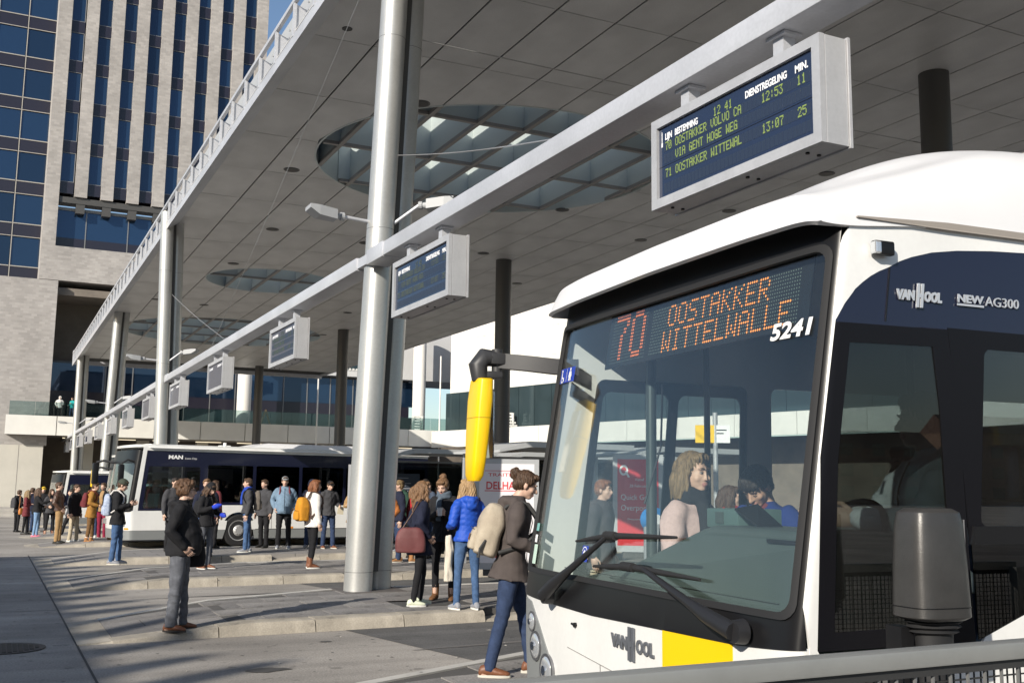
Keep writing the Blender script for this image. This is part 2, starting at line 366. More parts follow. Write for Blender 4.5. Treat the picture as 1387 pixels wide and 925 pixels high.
# ---- platform islands
YF=[5.85,12.85,19.2,25.0,32.8,40,47.5,55]
def front(yf,x): return yf+.07*(x-1)
def back(yf,x): return yf+2.0+.49*(x-1) if x<5 else yf+3.96+.07*(x-5)
XE=26.
kb=None; tile_me={}
def ramp(x): return min(1,max(.10,(x-.98)/1.9))     # the islands sink to road level at their left end
def kerb_profile(x0,x1,seed,X=9):
    mb=MB(); rs=random.Random(seed); d=rs.uniform(-.004,.004)
    pr=[(0,-.02),(.035,.11),(.06,.142),(.10,.152+d),(.33,.152+d),(.33,-.02)]
    mb.loft([[(x,p[0],p[1]*(ramp(X+x) if p[1]>0 else 1)) for p in pr] for x in (x0,min(x1,max(x0+.01,2.88-X)) if X<2.8 else (x0+x1)/2,x1)]); return mb
for k,yf in enumerate(YF):
    z0=gz(yf+2)
    isl=thing('platform_island',None,None,(0,0,z0)); isl['kind']='structure'; isl['category']='platform'
    isl['label']=['paved bus platform beside the high floor city bus, closest one to the railing','paved bus platform with the big silver twin column at its edge','paved bus platform second behind the silver twin column','paved bus platform in front of the black and white bus','paved bus platform right behind the black and white bus','paved bus platform fifth towards the station','paved bus platform sixth towards the station','paved bus platform next to the station building'][k]
    del isl['category']
    # base slab under the paving
    poly=[(1.35,front(yf,1.35)+.3),(XE,front(yf,XE)+.3),(XE,back(yf,XE)-.1)]+[(x,back(yf,x)-.1) for x in (5.0,3.2,1.35)]
    tp=.141 if k in(0,1,2) else .151
    mb=MB(); mb.loft([[(x,front(yf,x)+.3,-.05),(x,back(yf,x)-.1,-.05),(x,back(yf,x)-.1,tp*ramp(x)),(x,front(yf,x)+.3,tp*ramp(x))] for x in (1.35,2.1,2.88,5.0,XE)]); obj('slab',mb,mat('joint sand',(.085,.08,.075),.9) if k in(0,1,2) else pave_far,isl)
    # kerb stones along the front edge
    nst=0; x=1.35; protos=[]
    while x<(XE if k<4 else 12) and nst<22:
        Lk=1.18; y=front(yf,x)
        if nst<4:
            mb=kerb_profile(0,Lk,k*31+nst,x); o=obj('kerbstone',mb,kerb_m,isl,smooth=30); protos.append(o)
            o.location=(x,y,0); o.rotation_euler=(0,0,math.atan(.07))
        else: inst(protos[nst%4],isl,(x,y,0),(0,0,math.atan(.07)))
        x+=Lk+.012; nst+=1
    # dropped end stone and ramp slab
    mb=MB(); mb.loft([[(.98,front(yf,1)+.0,-.02),(.98,front(yf,1)+.0,.012),(.98,yf+1.95,.012),(.98,yf+1.95,-.02)],[(1.36,front(yf,1.36),-.02),(1.362,front(yf,1.36)+.06,.028),(1.362,back(yf,1.36),.030),(1.36,back(yf,1.36),-.02)]]); obj('end_stone',mb,kerb_m,isl)
    # pale strip along the back edge
    mb=MB(); pts=[(1.36,back(yf,1.36)),(2.88,back(yf,2.88)),(3.2,back(yf,3.2)),(5,back(yf,5)),(XE,back(yf,XE))]
    for a,b in zip(pts,pts[1:]): mb.loft([[(q[0],q[1]-.14,-.02),(q[0],q[1],-.02),(q[0],q[1],.156*ramp(q[0])),(q[0],q[1]-.14,.156*ramp(q[0]))] for q in (a,b)])
    obj('edge_strip',mb,line_m,isl)
    # paving slabs one by one on the islands where they read singly
    if k<3:
        tw,td=.886,.58; rs=random.Random(k); rows=0; cnt=0; base=[]
        for r in range(8):
            xx=1.368-(r%2)*.45
            while xx<(15 if k else 10):
                xa,xb=max(xx,1.365),xx+tw
                ya=front(yf,xa)+.345+r*(td+.018)
                # clip against the slanted back edge
                bl,br=back(yf,xa)-.15,back(yf,xb)-.15
                y1l=min(ya+td,bl); y1r=min(ya+td+.07*tw,br)
                if xb-xa>.1 and y1l-ya>.06 and y1r-ya>.06:
                    dz=rs.uniform(-.0025,.0025)
                    fp=[(0,0),(xb-xa,.07*(xb-xa)),(xb-xa,y1r-ya),(0,y1l-ya)]; zt_=lambda u:(.152+dz)*ramp(xa+u)
                    mb=MB(); mb.add([(u,v,zt_(u)-.05) for u,v in fp]+[(u,v,zt_(u)) for u,v in fp],[(3,2,1,0),(4,5,6,7),(0,1,5,4),(1,2,6,5),(2,3,7,6),(3,0,4,7)])
                    full=xa>2.9 and abs(xb-xa-tw)<1e-3 and y1l-ya>td-.001 and y1r-ya>td
                    if full and len(base)>=6: inst(base[rs.randrange(6)],isl,(xa,ya,rs.uniform(-.002,.002)))
                    else:
                        o=obj('paving_slab',mb,pave_m if rs.random()<.6 else pave_d,isl,loc=(xa,ya,0))
                        if full: base.append(o)
                    cnt+=1
                xx+=tw+.016
# asphalt lanes between the islands, each with a slanted start
for k in range(5):
    ya,yb=YF[k],YF[k+1]; x0=4.05 if k==0 else 5.2
    mb=MB(); z=gz(yb)+.004
    pl=[(x0,front(yb,x0)-.005),(x0+.55,back(ya,x0+.55)+.02 if k else 9.35),(XE,back(ya,XE)+.01),(XE,front(yb,XE)-.005)]
    if k==0: pl=[(4.1,front(yb,4.1)-.01),(4.72,back(ya,4.72)+.3),(4.75,back(ya,4.75)+.01),(5,back(ya,5)+.01),(XE,back(ya,XE)+.01),(XE,front(yb,XE)-.01)]
    mb.add([(x,y,z) for x,y in pl],[tuple(range(len(pl)))]); struct('bus_lane',mb,asph)
# drain covers on the platform
mb=MB(); mb.box((4.85,14.55,.153),(5.75,15.25,.158)); dc=tag(obj('drain_cover',mb,mat('grate stone',(.19,.175,.165),.8,0,var=.3,vs=20)),'flat metal drain cover in the paving by the silver column foot','drain cover')
mb=MB(); mb.box((5.2,13.95,.153),(6.25,14.7,.158)); dc=tag(obj('drain_cover',mb,mat('grate steel dark',(.085,.083,.08),.7,.2,var=.3,vs=20)),'dark metal drain cover under the three chatting girls','drain cover')
# ---------------------------------------------------------------- columns
CY=[16.3,38.8,61.3,83.8]; ZC=11.2
def tubecol(mb,x,y,r,z0,z1,m=0): mb.cyl((x,y,z0),r,z1-z0,36,m)
seam=mat('seam dark',(.05,.05,.05),.7)  # near black line of the tube joints
for i,y in enumerate(CY):
    zb=.15+gz(y); c=thing('canopy_column',['silver twin tube column by the group of girls','silver twin tube column rising behind the black and white bus','silver twin tube column standing third from the brick tower','silver twin tube column next to the far canopy end'][i],'column',(5.3,y,zb),0,'twin columns under the canopy edge')
    ln_=[.0325,-.026,.028,-.006][i]; hh_=ZC-zb+.3
    for dx,dy in ((0,0),(.415,.30)):
        cr=lambda z,r:[(dx+ln_*z+r*math.cos(2*math.pi*j/40),dy+r*math.sin(2*math.pi*j/40),z) for j in range(40)]
        mb=MB(); mb.loft([cr(0,.225),cr(hh_,.225)]); t=obj('tube',mb,steel,c,smooth=40)
        for z in (.30,6.0-zb,9.35-zb):
            mb=MB(); mb.loft([cr(z,.2265),cr(z+.006,.2265)]); obj('joint_ring',mb,seam,t,smooth=40)
    mb=MB(); mb.box((-.3,-.3,-.02),(.72,.6,.012)); obj('base_plate',mb,mat('grate steel',(.11,.10,.095)),c)
    mb=MB(); mb.loft([[(.1+ln_*z,.0,z),(.32+ln_*z,0,z),(.32+ln_*z,.3,z),(.1+ln_*z,.3,z)] for z in (.3,ZC-zb)]); obj('web_plate',mb,dark_st,c)
    # floodlights on arms
    zl=6.12-zb
    for sx,ang in ((-1,0),(1,35)):
        mb=MB(); a=R(ang); ex=(-1.02,.0) if sx<0 else (1.02*math.cos(a)*.8,-.5)
        st=(-.2+ln_*zl,0,zl) if sx<0 else (.2+ln_*zl,-.1,zl)
        e=Vector((ln_*zl+(ex[0]*.62 if sx<0 else .55),ex[1]*.62,zl+(.03 if sx<0 else .30)))
        mb.tube([st,e],.03,10); lb=obj('lamp_arm',mb,steel_w,c,smooth=40)
        d=(e-Vector(st)); d.z=0; d.normalize(); q=Vector((-d.y,d.x,0))
        mb=MB(); mb.tube([e,e+d*.06],[.07,.07],14); mb.tube([e+d*.06,e+d*.14],[.05,.06],14)
        h=e+d*.14
        mb.prism([h+q*.15+Vector((0,0,-.07)),h-q*.15+Vector((0,0,-.07)),h-q*.15+Vector((0,0,.09)),h+q*.15+Vector((0,0,.09))],(0,0,0)) if 0 else None
        mb.loft([[h+q*.13+Vector((0,0,-.08)),h-q*.13+Vector((0,0,-.08)),h-q*.13+Vector((0,0,.08)),h+q*.13+Vector((0,0,.08))],
                 [h+d*.30+q*.17+Vector((0,0,-.05)),h+d*.30-q*.17+Vector((0,0,-.05)),h+d*.30-q*.17+Vector((0,0,.11)),h+d*.30+q*.17+Vector((0,0,.11))],
                 [h+d*.46+q*.17+Vector((0,0,.05)),h+d*.46-q*.17+Vector((0,0,.05)),h+d*.46-q*.17+Vector((0,0,.115)),h+d*.46+q*.17+Vector((0,0,.115))]])
        obj('lamp_head',mb,mat('lamp housing',(.33,.34,.35),.5),lb)
for i,y in enumerate([-6.2]+CY):
    zb=gz(y); c=thing('rear_column',['dark round column out of sight behind the camera','dark round column beyond the city bus roof','dark round column behind the yellow mirror','dark round column behind the big silver twin column','thin dark round column near the sign box over the bus'][i],'column',(18.5,y,zb),0,'dark columns under the far canopy side')
    if i==0: pass
    mb=MB(); mb.cyl((0,0,0),.33,ZC-zb,36); obj('shaft',mb,dark_st,c,smooth=40)
    mb=MB(); mb.cyl((0,0,5.2),.334,.02,36); obj('joint_ring',mb,seam,c,smooth=40)
# ---------------------------------------------------------------- sign beam and passenger information displays
BX0,BX1,BZ0,BZ1=5.19,5.54,5.34,5.56
segs=[(5.0,16.0),(16.6,38.5),(39.1,61.0),(61.6,83.5),(84.1,101.5)]
for i,(a,b) in enumerate(segs):
    bt=thing('sign_beam',['light grey steel beam holding the display with green lettering','light grey steel beam between the big column and the next column','light grey steel beam above the black and white bus','light grey steel beam far along the platforms','light grey steel beam end by the station balcony'][i],'beam',(0,a,0),0,'beams carrying the displays')
    mb=MB(); mb.box((BX0,0,BZ0),(BX1,b-a,BZ1),bev=.018); obj('box_profile',mb,steel_w,bt,smooth=30)
    if i<4:
        mb=MB(); mb.box((BX0-.012,b-a-.75,BZ0-.012),(BX1+.012,b-a+.02,BZ1+.012),bev=.01); obj('end_sleeve',mb,steel_w,bt,smooth=30)
        mb=MB(); mb.box((BX0+.02,b-a+.02,BZ0+.03),(BX1-.02,b-a+.75,BZ1-.03)); obj('coupling',mb,steel_w,bt)
navy=mat('display navy',(.018,.028,.06),.12,spec=.5)
seg_m=mat('flap segment',(.02,.03,.055),.4)
yel=mat('yellow green segment',(.22,.30,.08),.6)
wtxt=mat('white lettering',(.75,.76,.78),.6)
greytxt=mat('grey lettering',(.3,.3,.32),.6)
txt_rows=[(.555,"70 OOSTAKKER VOLVO CA",0),(.443,"   VIA GENT HOGE WEG",0),(.304,"71 OOSTAKKER WITTEWAL",0),(.555,"12:53",1),(.555,"11",2),(.304,"13:07",1),(.304,"25",2),(.645,"12 41",3)]
bf=bpy.data.fonts
def make_sign(i,y0,detail):
    ln=2.2
    s=thing('departure_display',None,'display',(5.2,y0,4.29),0,'departure displays hanging from the beam')
    mb=MB(); D_=.29; H_=.83; fr=.085
    # front frame ring (faces -X); length runs along Y
    for (a,b) in (((0,0,0),(.05,ln,fr)),((0,0,H_-fr),(.05,ln,H_)),((0,0,fr),(.05,fr,H_-fr)),((0,ln-fr,fr),(.05,ln,H_-fr))): mb.box(a,b)
    obj('frame',mb,alu,s)
    mb=MB(); mb.box((.055,.0,.0),(D_-.03,ln,H_-.004),bev=.004); obj('housing',mb,alu,s)
    mb=MB(); mb.box((D_-.025,-.012,-.012),(D_,ln+.012,H_+.008)); obj('rear_cover',mb,alu,s)
    mb=MB(); mb.box((.03,fr,fr),(.045,ln-fr,H_-fr)); sc_=obj('screen',mb,navy,s)
    for yy in (.5,ln-.45):
        mb=MB(); mb.box((.10,yy,H_-.004),(.22,yy+.12,H_+.20)); mb.box((.07,yy-.05,H_+.19),(.25,yy+.17,H_+.215)); obj('hanger',mb,steel_w,s)
    mb=MB()
    for (xx,yy) in ((.09,.25),(.2,.25),(.09,.95),(.2,.95),(.09,ln-.2),(.2,ln-.2)): mb.cyl((xx,yy,-.012),.016,.013,10)
    obj('screw',mb,black,s)
    if detail<3:
        # flap segments grid: small recessed strips
        mb=MB(); fh=.105; cw=.0516
        for r,zz in enumerate((.548,.436,.297,.165)):
            for c in range(38):
                y=ln-fr-.075-c*cw
                if y<fr+.06: break
                mb.box((.0285,y-.044,zz-.04),(.03,y,zz+.05))
        obj('flap_segment',mb,seg_m,s)['kind']='stuff'
        mb=MB()
        for zz in (.375,): mb.box((.0275,fr,zz),(.029,ln-fr,zz+.004))
        obj('screen_seam',mb,black,s)
        # dot matrix words
        mb=MB(); px=.0086; pz=.0112
        for zz,tx,al in txt_rows:
            y_start={0:ln-fr-.10,1:fr+.60,2:fr+.19,3:fr+1.22}[al]
            for (c,r) in dots(tx):
                y=y_start-c*px; z=zz+.040-r*pz
                mb.box((.0265,y-px*.96,z-pz*.96),(.0285,y,z))
        obj('departure_text',mb,yel if detail<1 else mat('dim green segment',(.075,.095,.07),.6),s)
    hd=[("LIJN",ln-fr-.10,.615,.105),("BESTEMMING",ln-fr-.25,.615,.34),("DIENSTREGELING",fr+.80,.622,.50),("MIN.",fr+.21,.622,.145)]
    if detail<4:
        for t,y,z,wd in hd:
            M=Matrix(((0,0,-1,.0262),(-1,0,0,y),(0,1,0,z-.0),(0,0,0,1)))
            put_text('heading',t,.082,M,wtxt,s,width=wd,ext=.001,bold=.0028)
    if detail<1:
        mb=MB(); mb.box((.0265,ln-fr-.055,.60),(.028,ln-fr-.045,.70)); mb.box((.0265,ln-fr-.06,.56),(.028,ln-fr-.04,.60)); obj('heading',mb,wtxt,s)
    return s
SY=[5.60,12.60,20.5,27.9,35.0,42.3,49.6,57.0,64.3,71.6,79.0,86.3,93.6]
lab=['departure display listing 70 OOSTAKKER VOLVO CA above the city bus','departure display hanging right beside the big silver column','departure display third along the beam with a pale reflecting screen','departure display fourth along the beam, above the rear of the black and white bus','departure display fifth along the beam, beyond the second silver column','departure display sixth along the beam, left of the second silver column','departure display seventh along the beam','departure display eighth along the beam, by the third silver column','departure display ninth along the beam','departure display tenth along the beam','departure display eleventh along the beam','departure display twelfth along the beam','departure display last on the beam end']
for i,y in enumerate(SY): make_sign(i,y,0 if i==0 else 1 if i<3 else 3 if i<5 else 4)['label']=lab[i]
# ================================================================ canopy
CX0,CX1,CYA,CYB=5.0,24.9,-9.8,88.8
SKY=[(12.6,27.4,5.1),(11.0,48.3,2.9),(12.3,66.5,6.0)]
cpan=mat('canopy panel',(.53,.525,.515),.42,.1,var=.04,vs=.6); weather(cpan,.10,.05,.06,.7,30,(1.5,.3,1)); tint_each(cpan,.055)
cfin=mat('skylight fin',(.47,.51,.50),.5); cfl=mat('skylight flange',(.24,.225,.21),.5)
cvoid=mat('canopy void',(.02,.02,.02),.9)
can=thing('station_roof','large flat grey panelled canopy roof with round skylights over the bus platforms','roof',(0,0,0))
xs=[5.0]+[5.37+1.345*k for k in range(15)]; xs=[x for x in xs if x<CX1-.3]+[CX1]
ysj=[17.4+3.4*k for k in range(-8,21)]
pans=[]
for a,b in zip(xs,xs[1:]):
    for c,d in zip(ysj,ysj[1:]): pans.append((math.hypot((a+b)/2-4,(c+d)/2-12),a+.020,b-.020,c+.012,d-.012))
def vis(p):
    x,y=(p[1]+p[2])/2,(p[3]+p[4])/2; v=Vector((x,y,11.2-CAMH)); z=v.dot(_f); X=v.dot(_r2)/max(z,.01)*1424; Yp=v.dot(_u2)/max(z,.01)*1424
    return z>0 and abs(X)<780 and Yp<620
pans.sort(key=lambda p:(not vis(p),p[0]))
far=MB(); share={}
def panel_geo(mb,x0,x1,y0,y1,ox,oy):
    zz=ZC
    hit=[s for s in SKY if abs((x0+x1)/2-s[0])<s[2]+1 and abs((y0+y1)/2-s[1])<s[2]+2]
    if not hit: mb.box((x0-ox,y0-oy,zz),(x1-ox,y1-oy,zz+.025)); return True
    cx,cy,r=hit[0]; r=r+.05; N_=16; got=False
    X=[x0+(x1-x0)*i/N_ for i in range(N_+1)]
    h=[math.sqrt(max(0,r*r-(x-cx)**2)) for x in X]
    for i in range(N_):
        for sgn in (-1,1):
            e=[cy+sgn*h[i],cy+sgn*h[i+1]]
            if sgn<0: lo=[y0,y0]; hi=[min(y1,e[0]),min(y1,e[1])]
            else: lo=[max(y0,e[0]),max(y0,e[1])]; hi=[y1,y1]
            if h[i]==0 and h[i+1]==0:
                if sgn>0: continue
                lo=[y0,y0];hi=[y1,y1]
            if hi[0]-lo[0]<=0 and hi[1]-lo[1]<=0: continue
            hi=[max(hi[0],lo[0]),max(hi[1],lo[1])]
            mb.prism([(X[i]-ox,lo[0]-oy,zz),(X[i+1]-ox,lo[1]-oy,zz),(X[i+1]-ox,hi[1]-oy,zz),(X[i]-ox,hi[0]-oy,zz)],(0,0,.025)); got=True
    return got
cnt=0
for d_,x0,x1,y0,y1 in pans:
    if cnt<296:
        key=round(x1-x0,3); hit=any(abs((x0+x1)/2-s[0])<s[2]+1 and abs((y0+y1)/2-s[1])<s[2]+2 for s in SKY)
        if not hit and key in share: inst(share[key],can,(x0,y0,random.uniform(-.004,.004))); cnt+=1; continue
        mb=MB()
        if panel_geo(mb,x0,x1,y0,y1,x0,y0):
            o=obj('ceiling_panel',mb,cpan,can,loc=(x0,y0,0)); cnt+=1
            if not hit: share[key]=o
    else: panel_geo(far,x0,x1,y0,y1,0,0)
if far.v: obj('ceiling_panels_beyond',far,cpan,can)['kind']='stuff'
def circ(c,n=64,k=0): return [(c[0]+(c[2]+k)*math.cos(2*math.pi*i/n),c[1]+(c[2]+k)*math.sin(2*math.pi*i/n)) for i in range(n)]
rect=[(CX0+.5,CYA),(CX1-.2,CYA),(CX1-.2,CYB-.2),(CX0+.5,CYB-.2)]
for nm,z,mm in (('soffit_backing',ZC+.10,cvoid),('roof_deck',ZC+1.05,mat('roof deck',(.3,.3,.3),.8))):
    mb=patch(rect,[circ(s,k=.08) for s in SKY],lambda x,y:(x,y,z),0,0); solid(obj(nm,mb,mm,can),.04,1)
for cx,cy,r in SKY:
    n=72; mb=MB()
    rg=lambda rr,z:[(cx+rr*math.cos(2*math.pi*i/n),cy+rr*math.sin(2*math.pi*i/n),z) for i in range(n)]
    mb.loft([rg(r+.05,ZC-.012),rg(r+.05,ZC+1.65),rg(r-.0,ZC+1.65),rg(r-.0,ZC-.012),rg(r+.05,ZC-.012)],cap=False)
    ring=obj('skylight_ring',mb,cfin,can,smooth=30)
    for k in range(16):
        x=5.37+1.345*k
        if abs(x-cx)<r-.05:
            h=math.sqrt(r*r-(x-cx)**2); mb=MB(); mb.box((x-.06,cy-h,ZC-.004),(x+.06,cy+h,ZC+.10)); mb.box((x-.02,cy-h,ZC+.10),(x+.02,cy+h,ZC+1.55),1); obj('skylight_fin',mb,[cfl,cfin],ring)
    for y in ysj:
        if abs(y-cy)<r-.05:
            h=math.sqrt(r*r-(y-cy)**2)
            xx=[cx-h]+[5.37+1.345*k for k in range(16) if abs(5.37+1.345*k-cx)<h]+[cx+h]; mb=MB()
            for a,b in zip(xx,xx[1:]):
                mb.box((a+.062,y-.06,ZC-.002),(b-.062,y+.06,ZC+.09)); mb.box((a+.022,y-.02,ZC+.09),(b-.022,y+.02,ZC+1.53),1)
            obj('skylight_fin',mb,[cfl,cfin],ring)
    mb=patch(circ((cx,cy,r),64),[],lambda x,y:(x,y,ZC+1.67),0,0); obj('skylight_glass',mb,glass('skylight glass',(.92,.95,.95),1.3),ring)
# downlights
dl=black
for x,y in [(7.42,30.49),(8.68,38.2),(8.63,45.1),(8.86,23.5),(16.77,30.6),(21.7,23.2),(6.9,56),(9.4,56.5),(16.8,45),(17.2,38),(21.5,33),(21.2,43),(14.8,16.6),(9.6,76),(7.2,64),(16.8,55),(18,64),(19.8,20.5),(21.8,28),(12.4,38.6),(18.7,27.0)]:
    mb=MB(); mb.cyl((0,0,-.012),.24,.014,28); mb.cyl((0,0,-.018),.20,.006,28,1); obj('downlight',mb,[mat('downlight rim',(.06,.06,.06),.4),dl],can,loc=(x,y,ZC),smooth=40)
mb=MB(); mb.cyl((0,0,-.012),.11,.014,20); obj('downlight',mb,dl,can,loc=(5.95,20.2,ZC),smooth=40)
# fascia along the platform edge: lower beam, ladder of posts, top rail
mb=MB(); mb.prism([(CX0-.02,CYA,10.86),(CX0+.42,CYA,11.17),(CX0+.42,CYA,11.22),(CX0-.02,CYA,11.10)],(0,CYB-CYA,0)); obj('edge_beam',mb,steel_w,can)
mb=MB(); mb.box((CX0-.04,CYA,11.82),(CX0+.05,CYB,11.92),bev=.012); obj('top_rail',mb,steel_w,can)
mb=MB(); mb.box((CX0+.32,CYA,11.20),(CX0+.36,CYB,12.2)); obj('fascia_panel',mb,mat('fascia panel',(.42,.43,.44),.5,.2),can)
y=CYA+.25; k=0; pm=None
while y<CYB:
    if pm is None:
        mb=MB(); mb.box((-.03,-.05,11.08),(.03,.05,11.84)); mb.prism([(.03,-.012,11.1),(.30,-.012,11.24),(.30,-.012,11.7),(.03,-.012,11.8)],(0,.024,0)); pm=obj('fascia_post',mb,steel_w,can,loc=(CX0,y,0))
    else: inst(pm,can,(CX0,y,0))
    y+=1.6
bm_=None; y=CYA+.3
bolts=MB()
while y<62:
    for z in (11.35,11.55,11.75,11.95):
        bolts.box((CX0+.30,y,z),(CX0+.322,y+.06,z+.05))
    y+=.8
obj('bolt',bolts,mat('galvanised steel',(.45,.46,.47),.5,.5),can)['kind']='stuff'
mb=MB(); mb.box((CX1-.02,CYA,11.18),(CX1+.12,CYB,12.2)); mb.box((CX0-.02,CYB,11.0),(CX1+.1,CYB+.12,12.1)); mb.box((CX0-.02,CYA-.12,11.0),(CX1+.1,CYA,12.1)); obj('rear_fascia',mb,steel_w,can)
# thin stay cables between the columns, beam and roof
cab=mat('wire rope',(.42,.42,.42),.4,.6)
def cable(a,b,lbl,r=.009):
    mb=MB(); a=Vector(a); b=Vector(b); pts=[a.lerp(b,t/8)+Vector((0,0,-.06*math.sin(math.pi*t/8))) for t in range(9)]; mb.tube([p-a for p in pts],r,6); o=obj('overhead_wire',mb,cab,loc=a,smooth=60); return tag(o,lbl,'cable')
cable((5.72,16.6,9.6),(18.3,16.5,9.6),'thin overhead wire running from the big silver column across the roof',.011)
cable((5.72,16.4,7.35),(5.40,9.6,5.58),'thin wire from the big silver column down to the nearer beam',.009)
cable((5.15,16.3,10.4),(5.25,30,5.6),'thin stay wire from the big silver column down to the far beam',.006)
cable((5.3,39.0,8.6),(5.4,28.5,5.6),'thin stay wire from the second silver column down to the beam',.009)
# ================================================================ buildings
pale_brick=brickmat('pale brick',(.40,.378,.358),(.315,.297,.282),(.35,.333,.32),.42,.20,'xz',.9,.3,.012)
bandglass=mat('blue facade glass',(.016,.040,.085),.04,.5,spec=.8)
spandrel=mat('spandrel panel',(.018,.017,.028),.25)
mull=mat('window frame grey',(.20,.20,.20),.45,.3)
reveal=mat('brick reveal',(.36,.30,.25),.9,var=.1,vs=2)
def rgh(mm,amt=.02,sc_=.35):
    T=mm.node_tree; P=T.nodes['Principled BSDF']; tc=T.nodes.new('ShaderNodeTexCoord'); n=T.nodes.new('ShaderNodeTexNoise'); n.inputs['Scale'].default_value=sc_; n.inputs['Detail'].default_value=1
    b=T.nodes.new('ShaderNodeBump'); b.inputs['Strength'].default_value=amt; b.inputs['Distance'].default_value=.3
    T.links.new(tc.outputs['Object'],n.inputs[0]); T.links.new(n.outputs[0],b.inputs['Height']); T.links.new(b.outputs[0],P.inputs['Normal'])
rgh(bandglass); tint_each(bandglass,.28)
TY=94.; tow=thing('office_tower','tall pale brick office tower with vertical piers and blue glass','office tower',(0,TY,0))
PX=[(2.26,3.32)]+[(4.50+2.085*k,5.50+2.085*k) for k in range(8)]
ZT=54
for i,(a,b) in enumerate(PX):
    z0=18.49 if i in(0,) else 25.75; z0=21.39 if i==0 else z0
    mb=MB(); mb.box((a,0,z0),(b,1.2,ZT)); obj('pier',mb,pale_brick,tow)
mb=MB(); mb.box((2.26,.002,18.49),(20.27,9.0,21.39)); obj('brick_band',mb,pale_brick,tow)
mb=MB(); mb.box((2.26,1.21,21.4),(2.9,9.0,ZT)); obj('side_wall',mb,pale_brick,tow)
mb=MB(); mb.box((2.9,1.0,21.4),(20.2,1.6,24.9)); obj('ribbon_window',mb,bandglass,tow)
mb=MB(); mb.box((3.33,.98,21.4),(20.2,1.0,22.35)); obj('spandrel',mb,spandrel,tow)
mb=MB()
for k in range(5): mb.box((5.6+3.4*k,.94,21.4),(5.68+3.4*k,1.02,24.7))
mb.box((3.33,.9,24.7),(20.2,1.6,24.95)); obj('window_frame',mb,mull,tow)
mb=MB()
for k in range(8): mb.box((4.7+2.085*k,.25,24.4),(5.4+2.085*k,.9,25.2))
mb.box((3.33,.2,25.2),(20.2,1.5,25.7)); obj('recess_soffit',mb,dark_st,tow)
wp=None;sp=None
for i in range(8):
    a=PX[i][1]; b=PX[i+1][0]
    for fl in range(8):
        zb=27.05+3.585*fl        # window bottom
        if wp is None or i==0 and fl==0:
            mb=MB(); wd=b-a+.04
            mb.box((0,.5,0),(1.1,.56,2.57)); w1=obj('window',mb,bandglass,tow,loc=(a-.0,0,zb))
            mb=MB(); mb.box((0,.42,0),(.05,.5,2.57)); mb.box((1.04,.42,0),(1.1,.5,2.57)); mb.box((.05,.42,0),(1.04,.5,.05)); mb.box((.05,.42,2.52),(1.04,.5,2.57)); f1=obj('frame',mb,mull,w1)
            mb=MB(); mb.box((0,.40,-1.0),(1.1,.56,-.004)); sp=obj('spandrel',mb,spandrel,tow,loc=(a,0,zb)); wp=w1
        else:
            q=inst(wp,tow,(a,0,zb)); inst(f1,q,(0,0,0)); inst(sp,tow,(a,0,zb))
        if i==0 and fl==0: pass
mb=MB(); mb.box((3.33,1.3,25.8),(20.2,3,ZT)); obj('core_wall',mb,spandrel,tow)
mb=MB(); mb.box((19.6,1.25,21.4),(20.2,24,ZT)); obj('side_wall',mb,pale_brick,tow)
# curtain wall block to the left, set back, over a brick podium
cw=thing('office_wing','blue glass office wing with dark spandrel bands left of the brick piers','office building',(0,99.,0))
frame_m=mat('curtain wall frame',(.36,.34,.31),.5,.2)
w0=None
xs2=[-7.25,-4.85,-2.45,-.05,2.35]
for fl in range(9):
    zb=22.9+3.78*fl-3.78
    for i in range(4):
        if w0 is None:
            mb=MB(); mb.box((0,.1,1.2),(2.36,.2,3.72)); w0=obj('window',mb,bandglass,cw,loc=(xs2[i],0,zb))
            mb=MB(); mb.box((0,.0,0),(.07,.1,3.78)); mb.box((.07,.0,1.12),(2.36,.08,1.2)); mb.box((.07,0,0),(2.36,.08,.06)); wf=obj('frame',mb,frame_m,w0)
            mb=MB(); mb.box((.07,.05,.06),(2.36,.18,1.12)); wsn=obj('spandrel',mb,spandrel,w0)
        else:
            q=inst(w0,cw,(xs2[i],0,zb)); inst(wf,q,(0,0,0)); inst(wsn,q,(0,0,0))
mb=MB(); mb.box((-7.3,.3,18.5),(2.2,9,54)); obj('core_wall',mb,spandrel,cw)
# brick podium block
pod=thing('brick_podium','pale brick podium block with a plain concrete base below the glass wing','building',(0,93.2,0))
mb=MB(); mb.box((-14,0,4.75),(3.72,14,18.3)); obj('brick_wall',mb,pale_brick,pod)
mb=MB(); mb.box((-14,-.05,-1.3),(3.5,13.9,4.75)); obj('base_wall',mb,mat('base concrete',(.46,.44,.39),.8,var=.08,vs=.5),pod)
mb=MB()
for x in (-2.4,1.7): mb.box((x,-.058,-1.3),(x+.04,-.049,4.75))
obj('panel_joint',mb,mat('joint grey',(.2,.19,.18),.8),pod)
# wide steps in front of the podium
stp=MB()
for i in range(7): stp.box((-14,80.5+i*.9,-1.3),(10,93,-1.10+i*.16))
struct('steps',stp,mat('step stone',(.36,.34,.31),.85,var=.15,vs=1))
